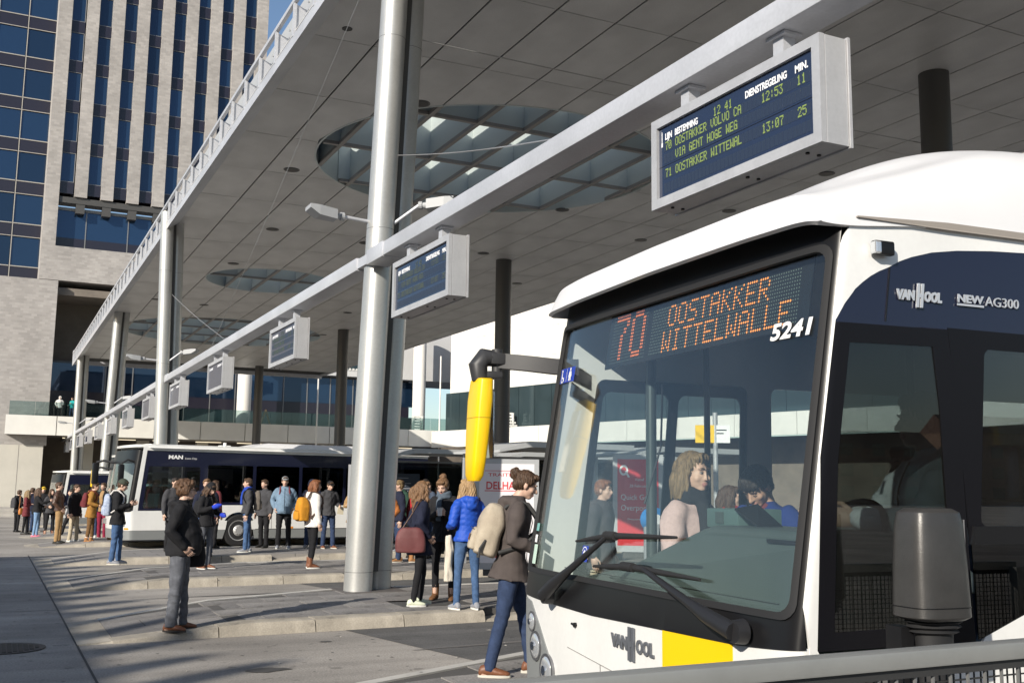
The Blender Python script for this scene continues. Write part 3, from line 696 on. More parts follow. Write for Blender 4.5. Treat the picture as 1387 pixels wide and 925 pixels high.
# ---- balcony with parapet and glass balustrade
bal=thing('station_balcony','long white clad balcony with a glass balustrade across the station front','balcony',(0,92.,0))
clad=None
z0,z1=5.55,7.08
x=.6;k=0
while x<37.8:
    wd=min(3.72,37.8-x)
    mb=MB(); mb.box((x,0,z0),(x+wd-.03,.18,z1)); obj('parapet_panel',mb,white_c,bal); x+=3.75
mb=MB(); mb.box((.62,.19,5.6),(37.8,6,6.9)); obj('slab',mb,mat('balcony slab',(.3,.29,.27),.8),bal)
gl_b=glass('balustrade glass',(.66,.74,.74),1.5,(.9,.95,.95))
x=.8; p0=None
while x<37.3:
    if p0 is None:
        mb=MB(); mb.box((0,.05,z1),(1.86,.07,z1+1.12)); p0=obj('balustrade_pane',mb,gl_b,bal,loc=(x,0,0))
    else: inst(p0,bal,(x,0,0))
    x+=1.88
# station facade behind the balcony
sta=thing('station_hall','station hall front with bands of blue windows behind the balcony','station building',(0,97.6,0))
wl=None; x=3.75
while x<36:
    if wl is None:
        mb=MB(); mb.box((0,.1,9.6),(2.2,.2,12.0)); wl=obj('window',mb,bandglass,sta,loc=(x,0,0)); mb=MB(); mb.box((-.04,.02,7),(.04,.1,12)); wlf=obj('frame',mb,mull,wl)
        mb=MB(); mb.box((.04,.06,7.0),(2.16,.2,8.55)); wlg=obj('lower_pane',mb,mat('dark teal glass',(.03,.05,.06),.06,.4),wl)
    else: q=inst(wl,sta,(x,0,0)); inst(wlf,q,(0,0,0)); inst(wlg,q,(0,0,0))
    x+=2.24
mb=MB(); mb.box((3.7,.05,8.56),(36.4,.25,9.58)); obj('spandrel',mb,spandrel,sta)
mb=MB(); mb.box((3.7,.26,6.9),(36.4,.6,12.2)); obj('core_wall',mb,spandrel,sta)
mb=MB(); mb.box((3.74,1.0,12.2),(21.9,6,17.3)); obj('shaded_wall',mb,mat('recess wall with shade',(.10,.085,.07),.9,var=.2,vs=.5),sta)  # shade below the overhang is put into this dark brown
mb=MB(); mb.box((22,-.9,12.2),(60,6,18.4)); obj('upper_wall',mb,mat('cladding with shade',(.50,.50,.50),.7,var=.05,vs=.5),sta)  # white cladding toned grey, the canopy shade is in the colour
mb=MB()
mb.box((28.2,-.92,12.9),(33.3,-.88,15.3)); wn=obj('window',mb,spandrel,sta)
mb=MB(); mb.box((28.2,-.95,12.9),(33.3,-.92,14.1)); obj('lower_pane',mb,MATS['dark teal glass'],wn)
mb=MB()
for k in range(14): mb.box((28.5+k*.34,-.97,12.78),(28.7+k*.34,-.95,12.98))
obj('roller_slat',mb,white_c,wn)
# overhang soffit joining tower and podium, and the recess below the balcony
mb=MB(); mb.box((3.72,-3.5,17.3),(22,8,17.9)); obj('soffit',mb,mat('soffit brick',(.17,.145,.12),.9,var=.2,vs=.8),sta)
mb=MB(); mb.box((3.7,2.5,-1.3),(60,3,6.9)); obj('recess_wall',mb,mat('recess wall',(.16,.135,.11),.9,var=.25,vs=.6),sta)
for x in (6.5,11,16,23,30): 
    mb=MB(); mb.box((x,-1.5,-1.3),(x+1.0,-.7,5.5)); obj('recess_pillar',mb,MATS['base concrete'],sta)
for k in range(9):
    mb=MB(); mb.box((5+3.6*k,-2.2,5.47),(7.2+3.6*k,-2.0,5.52))
    obj('strip_light',mb,mat('strip lamp',(.8,.7,.5),.5,emit=(1,.85,.6),estr=.9),sta)
# white round columns on the balcony
wc=mat('white column',(.72,.70,.66),.6)
for i,x in enumerate((8.9,9.3+2.6,19.6,36.2)):
    if i==1: continue
    t=thing('balcony_column','tall white round column on the station balcony',"column",(x,94.4,7.08),0,'white columns on the station balcony')
    t['label']={0:'white round column on the balcony by the third silver column',2:'white round column on the balcony between the beam and the thin dark column',3:'white round column on the balcony at its far end'}[i]
    mb=MB(); mb.cyl((0,0,-.5),.62,10.6,28); obj('shaft',mb,wc,t,smooth=40)
for i,(px,lb) in enumerate((((25.4,91.2),'slender white lamp post in front of the balcony over the bus'),((37.0,91.0),'slender white lamp post by the grey station wall'))):
    t=thing('lamp_post',lb,'lamp post',(px[0],px[1],-1.2),0,'lamp posts before the station')
    mb=MB(); mb.cyl((0,0,0),.09,13.5 if i==0 else 15.2,12,r2=.06); obj('pole',mb,wc,t,smooth=40)
# wooden trestle and pale slatted seats on the balcony
tr=thing('trestle','wooden A shaped trestle leaning on the station balcony','trestle',(21.2,92.6,7.1))
wood=mat('pale wood',(.45,.32,.2),.7,var=.2,vs=4)
mb=MB(); mb.prism([(-.5,0,0),(-.36,0,0),(.07,0,1.3),(-.07,0,1.3)],(0,.12,0)); obj('leg',mb,wood,tr)
mb=MB(); mb.prism([(.5,.14,0),(.36,.14,0),(-.07,.14,1.3),(.07,.14,1.3)],(0,.12,0)); obj('leg',mb,wood,tr)
for i,(px,lb) in enumerate((((30.9,91.95),'pale slatted pallet seat on the balcony beside the big column'),((35.4,91.95),'small pale slatted pallet stack on the balcony by the lamp post'),((39.2,80.4),'pale slatted pallet seat on the bright wing terrace'))):
    t=thing('pallet_seat',lb,'seat',(px[0],px[1]+.5,7.1 if i<2 else 6.9),0,'slatted seats on the balcony')
    for k in range(5):
        mb=MB(); wd=1.5 if i!=1 else .9; mb.box((-wd/2+.06*k*(i!=1),-.25+.07*k,.12+.26*k),(wd/2-.1*k*(i!=1),-.17+.07*k,.28+.26*k)); obj('slat',mb,white_c,t)
    mb=MB(); mb.box((-.5,-.2,0),(-.4,.3,1.3)); mb.box((.35,-.2,0),(.45,.3,1.3)); obj('frame',mb,white_c,t)
# ---- bright wing running towards the camera on the right
wing=thing('station_wing','bright white clad station wing with a glazed strip and terrace','station building',(38.1,91.2,0))
wd=Vector((.242,-.970,0)); wnm=Vector((-.970,-.242,0))
def W(t,o,z): p=wd*t+wnm*o; return (p.x,p.y,z)
t=0
while t<54:
    for z0,z1 in ((10.55,13.0),(13.02,15.5),(15.52,17.6)):
        mb=MB(); mb.prism([W(t,0,z0),W(t+4.98,0,z0),W(t+4.98,-.3,z0),W(t,-.3,z0)],(0,0,z1-z0)); obj('cladding_panel',mb,white_c,wing)
    t+=5
mb=MB(); mb.prism([W(0,-.3,17.6),W(55,-.3,17.6),W(55,.06,17.6),W(0,.06,17.6)],(0,0,.12))
for k in range(54): mb.prism([W(k+.4,.0,17.72),W(k+.5,.0,17.72),W(k+.5,-.05,17.72),W(k+.4,-.05,17.72)],(0,0,.14))
obj('coping',mb,mat('coping metal',(.3,.3,.3),.5,.4),wing)
mb=MB(); mb.prism([W(0,-.6,7),W(55,-.6,7),W(55,-8,7),W(0,-8,7)],(0,0,10.5)); obj('core_wall',mb,spandrel,wing)
w0=None; ang=math.atan2(wd.y,wd.x)
tg=mat('teal facade glass',(.055,.085,.095),.05,.5)
for k in range(26):
    tt=.05+k*2.1
    if w0 is None:
        mb=MB(); mb.box((0,-.5,7.0),(2.05,-.42,10.5)); w0=obj('window',mb,tg,wing,loc=W(tt,0,0),rot=(0,0,ang)); mb=MB(); mb.box((.05,-.42,9.2),(2.05,-.34,9.28)); wf2=obj('transom',mb,mat('pale frame',(.5,.5,.48),.5),w0); mb=MB(); mb.box((-.03,-.42,7),(.05,-.3,10.5)); wf=obj('frame',mb,mat('pale frame',(.5,.5,.48),.5),w0)
    else: q=inst(w0,wing,W(tt,0,0),(0,0,ang)); inst(wf,q,(0,0,0)); inst(wf2,q,(0,0,0))
t=-.6
while t<54:
    mb=MB(); mb.prism([W(t,1.6,5.45),W(t+4.96,1.6,5.45),W(t+4.96,1.4,5.45),W(t,1.4,5.45)],(0,0,1.5)); obj('terrace_panel',mb,white_c,wing); t+=5
mb=MB(); mb.prism([W(-.5,1.39,5.6),W(55,1.39,5.6),W(55,-.5,5.6),W(-.5,-.5,5.6)],(0,0,1.2)); obj('terrace_slab',mb,MATS['balcony slab'],wing)
mb=MB(); mb.prism([W(0,-2,-1.3),W(55,-2,-1.3),W(55,-2.4,-1.3),W(0,-2.4,-1.3)],(0,0,6.9)); obj('recess_wall',mb,MATS['recess wall'],wing)
bb=thing('brick_house','pale stone block showing behind the canopy above the bus roof','building',(62,40,0))
mb=MB(); mb.box((0,-16,-1),(12,14,27)); obj('wall',mb,pale_brick,bb)
# ---- street side opposite: a row of brick houses whose roofline throws the toothed shade on the road
hb=mat('dark red brick',(.19,.07,.05),.9,var=.25,vs=1.2); hb2=mat('brown brick',(.22,.13,.09),.9,var=.25,vs=1.2); roof_t=mat('roof tile',(.10,.05,.04),.85,var=.2,vs=2)
pw=mat('house window glass',(.03,.04,.05),.06,.2)
HX=-20.75; y=-58.0; i=0; rs=random.Random(4)
while y<13:
    wd_=7.2; hh=11.6+(0 if y>-25 else rs.uniform(-1.5,2))
    if y+wd_>14.5: wd_=14.5-y
    h=thing('row_house','brick row house facing the bus station across the road','house',(HX,y,0),0,'brick row houses across the road')
    mb=MB(); mb.box((-9,0,-.1),(0,wd_-.02,hh)); obj('wall',mb,hb if i%2 else hb2,h)
    wnm_=None
    for fl in range(3):
        for c in range(3):
            yy=.9+c*2.1
            if wnm_ is None:
                mb=MB(); mb.box((-.02,0,0),(.03,1.15,1.9)); wnm_=obj('window',mb,pw,h,loc=(0,yy,1.2+3.5*fl)); mb=MB(); mb.box((.03,-.08,-.08),(.08,1.23,0)); mb.box((.03,-.08,1.9),(.08,1.23,1.98)); wfr=obj('frame',mb,white_c,wnm_)
            else: q=inst(wnm_,h,(0,yy,1.2+3.5*fl)); inst(wfr,q,(0,0,0))
    mb=MB(); mb.prism([(-9,0,hh),(.35,0,hh),(.35,0,hh+.25),(-9,0,hh+.25)],(0,wd_-.02,0)); obj('roof',mb,roof_t,h)
    if y>-24:
        k=.3
        while k<wd_-.3:
            s_=rs.uniform(.45,1.1); mb=MB(); mb.prism([(.0,k,hh+.25),(.0,k+.46,hh+.25),(.0,k+.30,hh+.25+s_),(.0,k+.16,hh+.25+s_)],(.3,0,0)); obj('shade_tooth',mb,hb2,h); k+=rs.uniform(.85,1.3)  # unseen teeth added to the roofline to cut the toothed road shade
    else:
        mb=MB(); mb.box((-5,1,hh),(-4,2,hh+2.4)); obj('chimney',mb,hb,h)
    y+=7.2; i+=1
# low houses and trees far across the square, mirrored low in the windscreen
crown=mat('tree twigs',(.06,.055,.035),.9,var=.3,vs=3)
for i in range(11):
    y=30+i*15; hh=rs.uniform(5,8); h=thing('far_house','low brick house across the square mirrored in the bus windscreen','house',(-105,y,-.5),0,'low houses across the square')
    mb=MB(); mb.box((-9,0,0),(0,12,hh)); obj('wall',mb,hb if i%2 else hb2,h); mb=MB(); mb.prism([(-9.2,-.1,hh),(.2,-.1,hh),(-4.5,-.1,hh+3)],(0,12.2,0)); rf=obj('roof',mb,roof_t,h); mb=MB(); mb.box((-3,4,hh+1),(-2,5,hh+4)); obj('chimney',mb,hb,rf)
    t=thing('bare_tree','bare street tree across the square mirrored in the bus windscreen','tree',(-92+rs.uniform(-3,3),y+7,-.5),0,'street trees across the square')
    mb=MB(); mb.tube([(0,0,0),(.1,0,3),(0,.1,5.5)],[.25,.18,.08],8); obj('trunk',mb,mat('bark',(.05,.04,.03),.9),t); mb=MB()
    for q in range(220):
        a,b,r=rs.uniform(0,6.28),rs.uniform(-.6,1.5),rs.uniform(.6,2.4); c=Vector((r*math.cos(a)*math.cos(b),r*math.sin(a)*math.cos(b),5+r*math.sin(b)*1.2)); d1=Vector((rs.gauss(0,.3),rs.gauss(0,.3),rs.gauss(0,.3))); d2=Vector((rs.gauss(0,.2),rs.gauss(0,.2),rs.gauss(0,.2))); mb.add([c,c+d1,c+d2],[(0,1,2)])
    obj('crown',mb,crown,t)
# a further house row behind the camera, seen only mirrored in the bus glass
for i in range(9):
    x=30+i*24; hh=9+rs.uniform(-2,4)
    h=thing('street_house','brick house along the street behind the bus railing','house',(x,-140,0),0,'brick houses behind the railing')
    mb=MB(); mb.box((0,-8,-.1),(20.9,0,hh)); obj('wall',mb,(hb,hb2,mat('pale render',(.5,.45,.38),.9))[i%3],h)
    mb=MB(); mb.prism([(-.1,-8.2,hh),(-.1,.3,hh),(-.1,-4,hh+3.2)],(21,0,0)); rf=obj('roof',mb,roof_t,h); mb=MB(); mb.box((3,-4.5,hh+2),(4,-3.5,hh+4.6)); obj('chimney',mb,hb,rf)
    for fl in range(3):
        for c in range(3): mb=MB(); mb.box((1.9+c*6.2,0,1.1+3.4*fl),(4.3+c*6.2,.06,3.0+3.4*fl)); obj('window',mb,pw,h)
# ================================================================ buses
white_p=mat('bus white paint',(.75,.75,.73),.28,coat=.5,var=.02,vs=2); weather(white_p,.05,.02,.05,1.3,40,(2,2,.3))
white_cap=mat('bus roof gelcoat',(.70,.70,.71),.38,coat=.25,var=.03,vs=1.5)
navy_p=mat('bus navy panel',(.010,.012,.030),.16,spec=.4,coat=.3)
yellow_p=mat('bus yellow paint',(.85,.56,.0),.35,coat=.4)
grey_p=mat('bus grey paint',(.20,.21,.21),.4)
wind=glass('windscreen glass',(.95,.975,.97),1.62,dust=.015)
sideg=glass('side window glass',(.42,.46,.46),1.8,dust=.05)
doorg=glass('clear door glass',(.90,.93,.93),1.5)
darkg=glass('tinted window glass',(.16,.19,.19),1.6)
dash_m=mat('dashboard plastic',(.050,.068,.061),.55,bump=.15,bs=250,var=.08,vs=5)
interior=mat('bus interior dark',(.03,.035,.04),.8)
seatm=mat('seat fabric',(.03,.05,.10),.9)
chrome=mat('mirror chrome',(.7,.7,.7),.05,1)
class Shell:
    def __init__(s,W,D,NN,rake=.16,r0=1.25,tuck=.08):
        s.W,s.D,s.rake,s.r0,s.tuck=W,D,rake,r0,tuck
        yy=np.sin(np.linspace(-np.pi/2,np.pi/2,801)); s.uu=D*(1-(1-np.abs(yy)**NN)**(1/NN))-D; s.vv=W/2*(1+yy)
        q=np.concatenate([[0],np.cumsum(np.hypot(np.diff(s.uu),np.diff(s.vv)))]); s.L=q[-1]; s.ss=q-s.L/2
    def base(s,a):
        h=s.L/2
        if a<-h: return -(a+h),0.
        if a>h: return a-h,s.W
        return float(np.interp(a,s.ss,s.uu)),float(np.interp(a,s.ss,s.vv))
    def __call__(s,a,z,off=0.):
        u,v=s.base(a); w=min(max(1-max(u,0)/1.6,0),1); r=max(z-s.r0,0)*s.rake+max(.9-z,0)*s.tuck
        if off:
            u1,v1=s.base(a-.02); u2,v2=s.base(a+.02); t=Vector((u2-u1,v2-v1)); t.normalize(); u+=-t.y*off; v+=t.x*off
        return (u+r*w,v,z)
    def fn(s,off): return lambda a,z: s(a,z,off)
def rrect(a0,a1,z0,z1,r=.06,n=4):
    P=[]
    for cx,cz,st in ((a1-r,z1-r,0),(a0+r,z1-r,90),(a0+r,z0+r,180),(a1-r,z0+r,270)):
        for i in range(n+1): t=R(st+90*i/n); P.append((cx+r*math.cos(t),cz+r*math.sin(t)))
    return P
S1=Shell(2.34,.11,6.0); h1=S1.L/2
bus=thing('city_bus','white city bus with a yellow front block and orange line 70 destination sign','bus',(2.53,2.82,0),R(-4))
ulf=[-1.235+.006*i for i in range(18)]+[-1.12+.02*i for i in range(6)]; ulf+= [-u for u in ulf]
def P1(name,poly,mm,off=0.,holes=(),th=.012,du=.12,dv=.2,par=None,ul=None):
    mb=patch(poly,holes,S1.fn(off),du,dv,ulf if ul is None else ul); o=obj(name,mb,mm,par or bus,smooth=35)
    if th: solid(o,th,-1)
    return o
XEND=-8.5
arc=[(-1.176,2.389),(-1.19,2.42),(-1.205,2.451),(-1.245,2.507),(-1.28,2.535),(-1.317,2.56),(-1.36,2.582),(-1.407,2.60),(-1.465,2.628),(-1.527,2.649),(-1.638,2.676),(-1.782,2.695),(-1.98,2.71),(-2.183,2.719),(XEND,2.725)]
P1('front_panel',[(-1.205,.32),(1.235,.32),(1.235,1.235),(.85,1.222),(.3,1.213),(-.35,1.229),(-.87,1.240),(-1.205,1.262)],white_p)
P1('yellow_block',[(-.835,.32),(-.34,.32),(-.34,1.226),(-.6,1.232),(-.835,1.236)],yellow_p,.003,th=.0025)
lampc=P1('headlight_cluster',[(1.10,.6),(1.12,1.215),(1.02,1.20),(.90,1.09),(.78,.96),(.69,.84),(.66,.72),(.70,.6)],grey_p,.006,th=.006)
for (a,z,r) in ((1.0,1.10,.052),(.945,.985,.075),(.80,.885,.082)):
    c=Vector(S1(a,z,.0)); n_=Vector(S1(a,z,.01))-c; rz_=math.atan2(-n_.y,-n_.x)
    mb=MB(); mb.cyl((0,0,0),r,.022,24,0,'x'); o=obj('headlight',mb,mat('lamp bezel',(.25,.25,.26),.3,.8),lampc,loc=c+n_.normalized()*.012,rot=(0,0,rz_),smooth=40)
    mb=MB(); mb.ell((.002,0,0),(.012,r*.84,r*.84)); obj('lens',mb,mat('lamp lens',(.6,.62,.64),.05,.6),o,smooth=180)
    mb=MB(); mb.cyl((-.016,0,0),r*.3,.014,16,0,'x'); obj('bulb',mb,chrome,o,smooth=40)
# windscreen with black surround
ow=[(-1.165,1.40),(-1.19,1.258),(-.87,1.235),(-.35,1.224),(.3,1.208),(.85,1.217),(1.2,1.23),(1.195,2.0),(1.19,2.80),(-1.165,2.80)]
P1('windscreen_surround',ow,black,.006,[rrect(-1.137,1.13,1.362,2.665,.05)],th=.03)
ws=P1('windscreen',rrect(-1.16,1.16,1.34,2.80,.05),wind,-.004,th=.005,du=.06,dv=.15)
P1('windscreen_seal',rrect(-1.15,1.143,1.349,2.678,.055),rubber,.016,[rrect(-1.125,1.118,1.374,2.653,.05)],th=.018)
# near side: white pillar and arc, navy panel, windows
P1('side_panel',[(-1.205,.32),(-1.205,1.262),(-1.165,1.40),(-1.137,1.9),(-1.137,2.32),(-1.150,2.60),(-1.172,2.70),(-1.20,2.748),(-1.25,2.775),(XEND,2.78)]+arc[::-1]+[(-1.172,1.9),(-1.237,1.254),(-1.26,1.22),(-1.95,1.22),(-1.98,1.27),(-2.171,1.342),(-2.7,1.54),(-2.9,1.60),(XEND,1.60),(XEND,.32)],white_p,.002)
P1('navy_panel',arc+[(XEND,2.395),(-1.176,2.389)],navy_p,0)
P1('panel_seam',[(-1.412,2.40),(-1.416,2.40),(-1.416,2.60),(-1.412,2.60)],black,.004,th=.003)
dwin=[(-1.178,2.382),(-1.742,2.387),(-1.80,2.15),(-1.843,1.913),(-1.934,1.258),(-1.24,1.25),(-1.175,1.9)]
dwg=[(-1.243,2.312),(-1.668,2.32),(-1.72,2.1),(-1.775,1.75),(-1.835,1.32),(-1.30,1.31),(-1.243,1.9)]
fblk=mat('side frame black',(.008,.008,.010),.25,spec=.12)
P1('window_frame',dwin,fblk,.004,[dwg])
P1('driver_window',[(a,z) for a,z in dwg],glass('driver window glass',(.33,.37,.37),1.62,dust=.03),-.004,th=.004)
fr2=P1('window_frame',[(-1.745,2.395),(XEND,2.395),(XEND,1.605),(-2.3,1.605),(-1.905,1.60),(-1.843,1.913),(-1.80,2.15)],fblk,.002,[rrect(-2.9,-1.95,1.665,2.325,.03),rrect(-4.4,-3.0,1.665,2.325,.03),rrect(-5.9,-4.5,1.665,2.325,.03),rrect(-7.4,-6.0,1.665,2.325,.03)])
for a0,a1 in ((-2.9,-1.95),(-4.4,-3.0),(-5.9,-4.5),(-7.4,-6.0)): P1('side_window',rrect(a0,a1,1.665,2.325,.03),sideg,-.004,th=.004)
P1('window_rail',[(-1.90,1.60),(-2.9,1.60),(-2.9,1.665),(-1.905,1.665)],black,.02,th=.02)
P1('lower_window',[(-1.905,1.60),(-1.95,1.262),(-1.98,1.27),(-2.171,1.342),(-2.7,1.54),(-2.88,1.60)],darkg,-.002,th=.004)
# far side with door and windows, rear
P1('far_side_panel',[(1.235,.32),(-XEND,.32),(-XEND,2.78),(1.2,2.78),(1.15,2.7)],white_p,0,[rrect(1.42,2.55,.36,2.4,.05),rrect(2.75,4.3,1.25,2.4,.05),rrect(4.4,5.9,1.25,2.4,.05),rrect(6,7.4,1.25,2.4,.05)])
P1('door',rrect(1.42,2.55,.36,2.4,.05),black,-.01,[rrect(1.47,1.95,.45,2.33,.05),rrect(2.02,2.5,.45,2.33,.05)])
for a0,a1,z0,z1 in ((1.47,1.95,.45,2.33),(2.02,2.5,.45,2.33)): P1('door_glass',rrect(a0,a1,z0,z1,.05),doorg,-.012,th=.004)
for a0,a1 in ((2.75,4.3),(4.4,5.9),(6,7.4)): P1('far_window',rrect(a0,a1,1.25,2.4,.05),doorg,-.01,th=.004)
xr=-XEND-h1
mb=MB(); mb.box((xr-.05,0,.32),(xr,2.34,2.78)); obj('rear_panel',mb,white_p,bus)
mb=MB(); mb.box((.16,.03,.30),(xr,2.31,.36)); obj('floor',mb,interior,bus)
mb=MB(); mb.box((.45,.04,2.72),(xr,2.30,2.75)); obj('inner_ceiling',mb,mat('bus ceiling',(.25,.26,.26),.7),bus)
# roof fairing
NR=[]; tt=[0,.01,.03,.05,.08,.11,.16,.26,.4,.58,.8,1.05,1.35,1.7,2.1,2.6,3.4,xr]; ny=33
def sst(x): x=min(max(x,0),1); return x*x*(3-2*x)
def roofp(t,y):
    ya=max(-1,min(1,y)); u0=float(np.interp(ya,np.linspace(-1,1,801)*1.0,np.interp(np.linspace(-1,1,801),np.sin(np.linspace(-np.pi/2,np.pi/2,801)),S1.uu)))
    u=u0+.243-.125+t
    edge=(1-abs(y)**6)**.45 if abs(y)<1 else 0; e2=(1-abs(y)**16)**.5 if abs(y)<1 else 0
    h0=.145*sst(t/.07+.15)**.8; hh=.375*(sst((t+.10)/1.28)-.017)
    hum=1+.05*math.cos(y*9.4)*math.exp(-((t-.35)/.4)**2)
    dip=.055*math.exp(-((abs(y)-.80)/.10)**2)*math.exp(-((t-.65)/.38)**2)
    rim=2.735+.012*(1-abs(y))+.036*sst(t/.5)
    ov=1.012
    return (u,1.17+1.17*y*ov,rim+h0*e2+hh*edge*hum-dip*edge)
ysr=[math.sin(math.pi/2*(-1+2*i/(ny-1))) for i in range(ny)]
mb=MB(); vs=[roofp(t,y) for t in tt for y in ysr]
mb.add(vs,[(i*ny+j,i*ny+j+1,(i+1)*ny+j+1,(i+1)*ny+j) for i in range(len(tt)-1) for j in range(ny-1)])
rf=obj('roof_fairing',mb,white_cap,bus,smooth=70); solid(rf,.022,-1); sb=rf.modifiers.new('sub','SUBSURF'); sb.levels=1; sb.render_levels=2
mb=MB(); mb.prism([S1(-1.21,2.770,.020),S1(-1.7,2.765,.022),S1(XEND,2.772,.022),S1(XEND,2.80,.022),S1(-1.7,2.793,.022),S1(-1.21,2.775,.020)],(0,.02,0)); obj('eave_strip',mb,mat('eave trim',(.30,.27,.24),.5),bus)
P1('header_panel',[(-1.16,2.66),(1.16,2.66),(1.16,2.86),(-1.16,2.86)],black,-.05,th=.01)
for sm in ([(.56,1.03),(.02,.985),(.02,.988),(.56,1.033)],[(.215,.80),(.212,.80),(.212,1.0),(.215,1.0)],[(.60,.62),(-1.2,.62),(-1.2,.626),(.60,.626)]): P1('panel_seam',sm,mat('seam grey',(.25,.24,.23),.6),.004,th=.002)
mb=MB(); c=Vector(S1(.47,1.145,.0)); mb.cyl((0,0,0),.012,.012,10,0,'x'); obj('wash_nozzle',mb,black,bus,loc=c+Vector((-.012,0,0)))
mb=MB(); mb.tube([S1(.46,1.145,.012),S1(.49,1.15,.014)],.006,6); obj('wash_nozzle',mb,black,bus)
# marker lamp, lettering
mb=MB(); c=Vector(S1(-1.345,2.662,.012)); mb.box((-.045,-.03,-.027),(.045,.0,.027),bev=.01); ml=obj('marker_lamp',mb,black,bus,loc=c,smooth=30)
mb=MB(); mb.box((-.047,-.034,-.024),(-.02,.0,.022),bev=.006); obj('lens',mb,mat('lamp lens',(.6,.62,.64),.05,.6),ml)
silv=mat('silver lettering',(.55,.57,.60),.3,.4); dkgrey=mat('grey badge',(.16,.17,.19),.35,.4)
def side_text(s,a,z,size,width,mm,**k): return put_text('lettering',s,size,None,mm,bus,width=width,fn=lambda x,y,zz:S1(a-x,z+y,.006+zz),**k)
def hool(a,z,w,mm,off=.006,front=False):
    # badge: VAN and OOL either side of a tall H
    f=lambda x,y,zz:S1(a-x,z+y,off+zz)
    h=w*.15
    put_text('lettering','VAN',h*1.35,None,mm,bus,width=w*.40,fn=f,bold=.003,ext=.003)
    put_text('lettering','OOL',h*1.35,None,mm,bus,width=w*.40,fn=lambda x,y,zz:f(x+w*.60,y,zz),bold=.003,ext=.003)
    mb=MB()
    for x0 in (w*.42,w*.51): mb.prism([f(x0,-h*.75,0),f(x0+w*.055,-h*.75,0),f(x0+w*.055,h*1.75,0),f(x0,h*1.75,0)],Vector(f(0,0,.006))-Vector(f(0,0,0)))
    mb.prism([f(w*.47,h*.30,0),f(w*.515,h*.30,0),f(w*.515,h*.72,0),f(w*.47,h*.72,0)],Vector(f(0,0,.006))-Vector(f(0,0,0)))
    obj('emblem',mb,mm,bus)
hool(.094,1.105,.372,dkgrey); hool(-1.46,2.487,.242,silv)
side_text('NEW',-1.786,2.497,.042,.15,silv,bold=.0015); side_text('AG300',-1.945,2.492,.052,.196,silv)
mb=MB(); f=lambda x,y:S1(-1.786-x,2.497+y,.007); mb.prism([f(0,-.014),f(.15,-.014),f(.15,-.006),f(0,-.006)],(0,-.002,0)); obj('lettering_underline',mb,silv,bus)
put_text('fleet_number','5241',.088,None,mat('number white',(.75,.75,.75),.5),bus,width=.232,fn=lambda x,y,zz:S1(-.853-x,2.349+y*.98,.002),ext=0,shear=.12,bold=.003)
# destination sign behind the glass
dm=mat('led board',(.008,.010,.012),.6); led=mat('led orange',(.9,.3,.05),.5,emit=(1,.36,.10),estr=.42); led0=mat('led pearl',(.16,.20,.17),.5); ledr=mat('led red',(.9,.2,.05),.5,emit=(1,.26,.08),estr=.48)
P1('destination_board',[(-1.02,2.385),(.60,2.385),(.60,2.665),(-1.02,2.665)],dm,-.035,th=.008,ul=[])
mb=MB(); px=.01465; pz=.0147
lit={}
for tx,col0,row0 in (('OOSTAKKER',10,0),('WITTELWALLE',8,8)):
    for c,r in dots(tx): lit[(col0+c,row0+r)]=1
def dot(mb,a,z,r):
    p=[S1(a+dx*r,z+dz*r,-.031) for dx,dz in ((-1,0),(0,-1),(1,0),(0,1))]; mb.add(p,[(0,1,2,3)])
mb2=MB()
for c in range(76):
    for r in range(15):
        a=.145-c*px; z=2.618-r*pz
        dot(mb if (c,r) in lit else mb2,a,z,.0062 if (c,r) in lit else .0038)
obj('destination_text',mb,led,bus); obj('led_matrix',mb2,led0,bus)['kind']='stuff'
mb=MB()
for c,r in dots('7O'):
    for q in range(2): dot(mb,.515-(c*2+(q))*.0137,2.640-r*.033-.0,.0062); dot(mb,.515-(c*2+q)*.0137,2.640-r*.033-.0165,.0062)
obj('route_number',mb,ledr,bus)
mb=MB()
for c in range(26):
    for r in range(15): dot(mb,.545-c*.0137,2.64-r*.0165,.003)
obj('led_matrix',mb,led0,bus)['kind']='stuff'
# blue access pictogram stickers
blue=mat('sticker blue',(.02,.05,.35),.4); wh=mat('sticker white',(.8,.8,.8),.5)
def sticker(a0,a1,z0,z1,mm,name='sticker'): return P1(name,[(a0,z0),(a1,z0),(a1,z1),(a0,z1)],mm,.004,th=.002,du=.05,dv=0)
st=sticker(.885,1.085,2.352,2.432,blue)
def flat(pts,mm,par,off=.0065): mb=MB(); mb.add([S1(a,z,off) for a,z in pts],[tuple(range(len(pts)))]); return obj('pictogram',mb,mm,par)
def disc(a,z,r,mm,par,n=14): return flat([(a+r*math.cos(6.283*i/n),z+r*math.sin(6.283*i/n)) for i in range(n)],mm,par)
def ringp(a,z,r0,r1,t0,t1,mm,par,n=14):
    mb=MB()
    for i in range(n):
        ta,tb=R(t0+(t1-t0)*i/n),R(t0+(t1-t0)*(i+1)/n)
        mb.add([S1(a+r*math.cos(t),z+r*math.sin(t),.0065) for r,t in ((r0,ta),(r1,ta),(r1,tb),(r0,tb))],[(0,1,2,3)])
    return obj('pictogram',mb,mm,par)
disc(1.052,2.419,.008,wh,st); flat([(1.057,2.41),(1.048,2.41),(1.044,2.385),(1.022,2.382),(1.014,2.362),(1.022,2.36),(1.030,2.376),(1.056,2.378)],wh,st); ringp(1.042,2.372,.013,.019,150,380,wh,st)
flat([(.984,2.356),(.981,2.356),(.981,2.428),(.984,2.428)],wh,st)
disc(.935,2.421,.008,wh,st); flat([(.946,2.41),(.924,2.41),(.914,2.382),(.921,2.38),(.926,2.395),(.920,2.358),(.931,2.358),(.935,2.38),(.940,2.358),(.951,2.358),(.946,2.395),(.951,2.378),(.957,2.380)],wh,st)
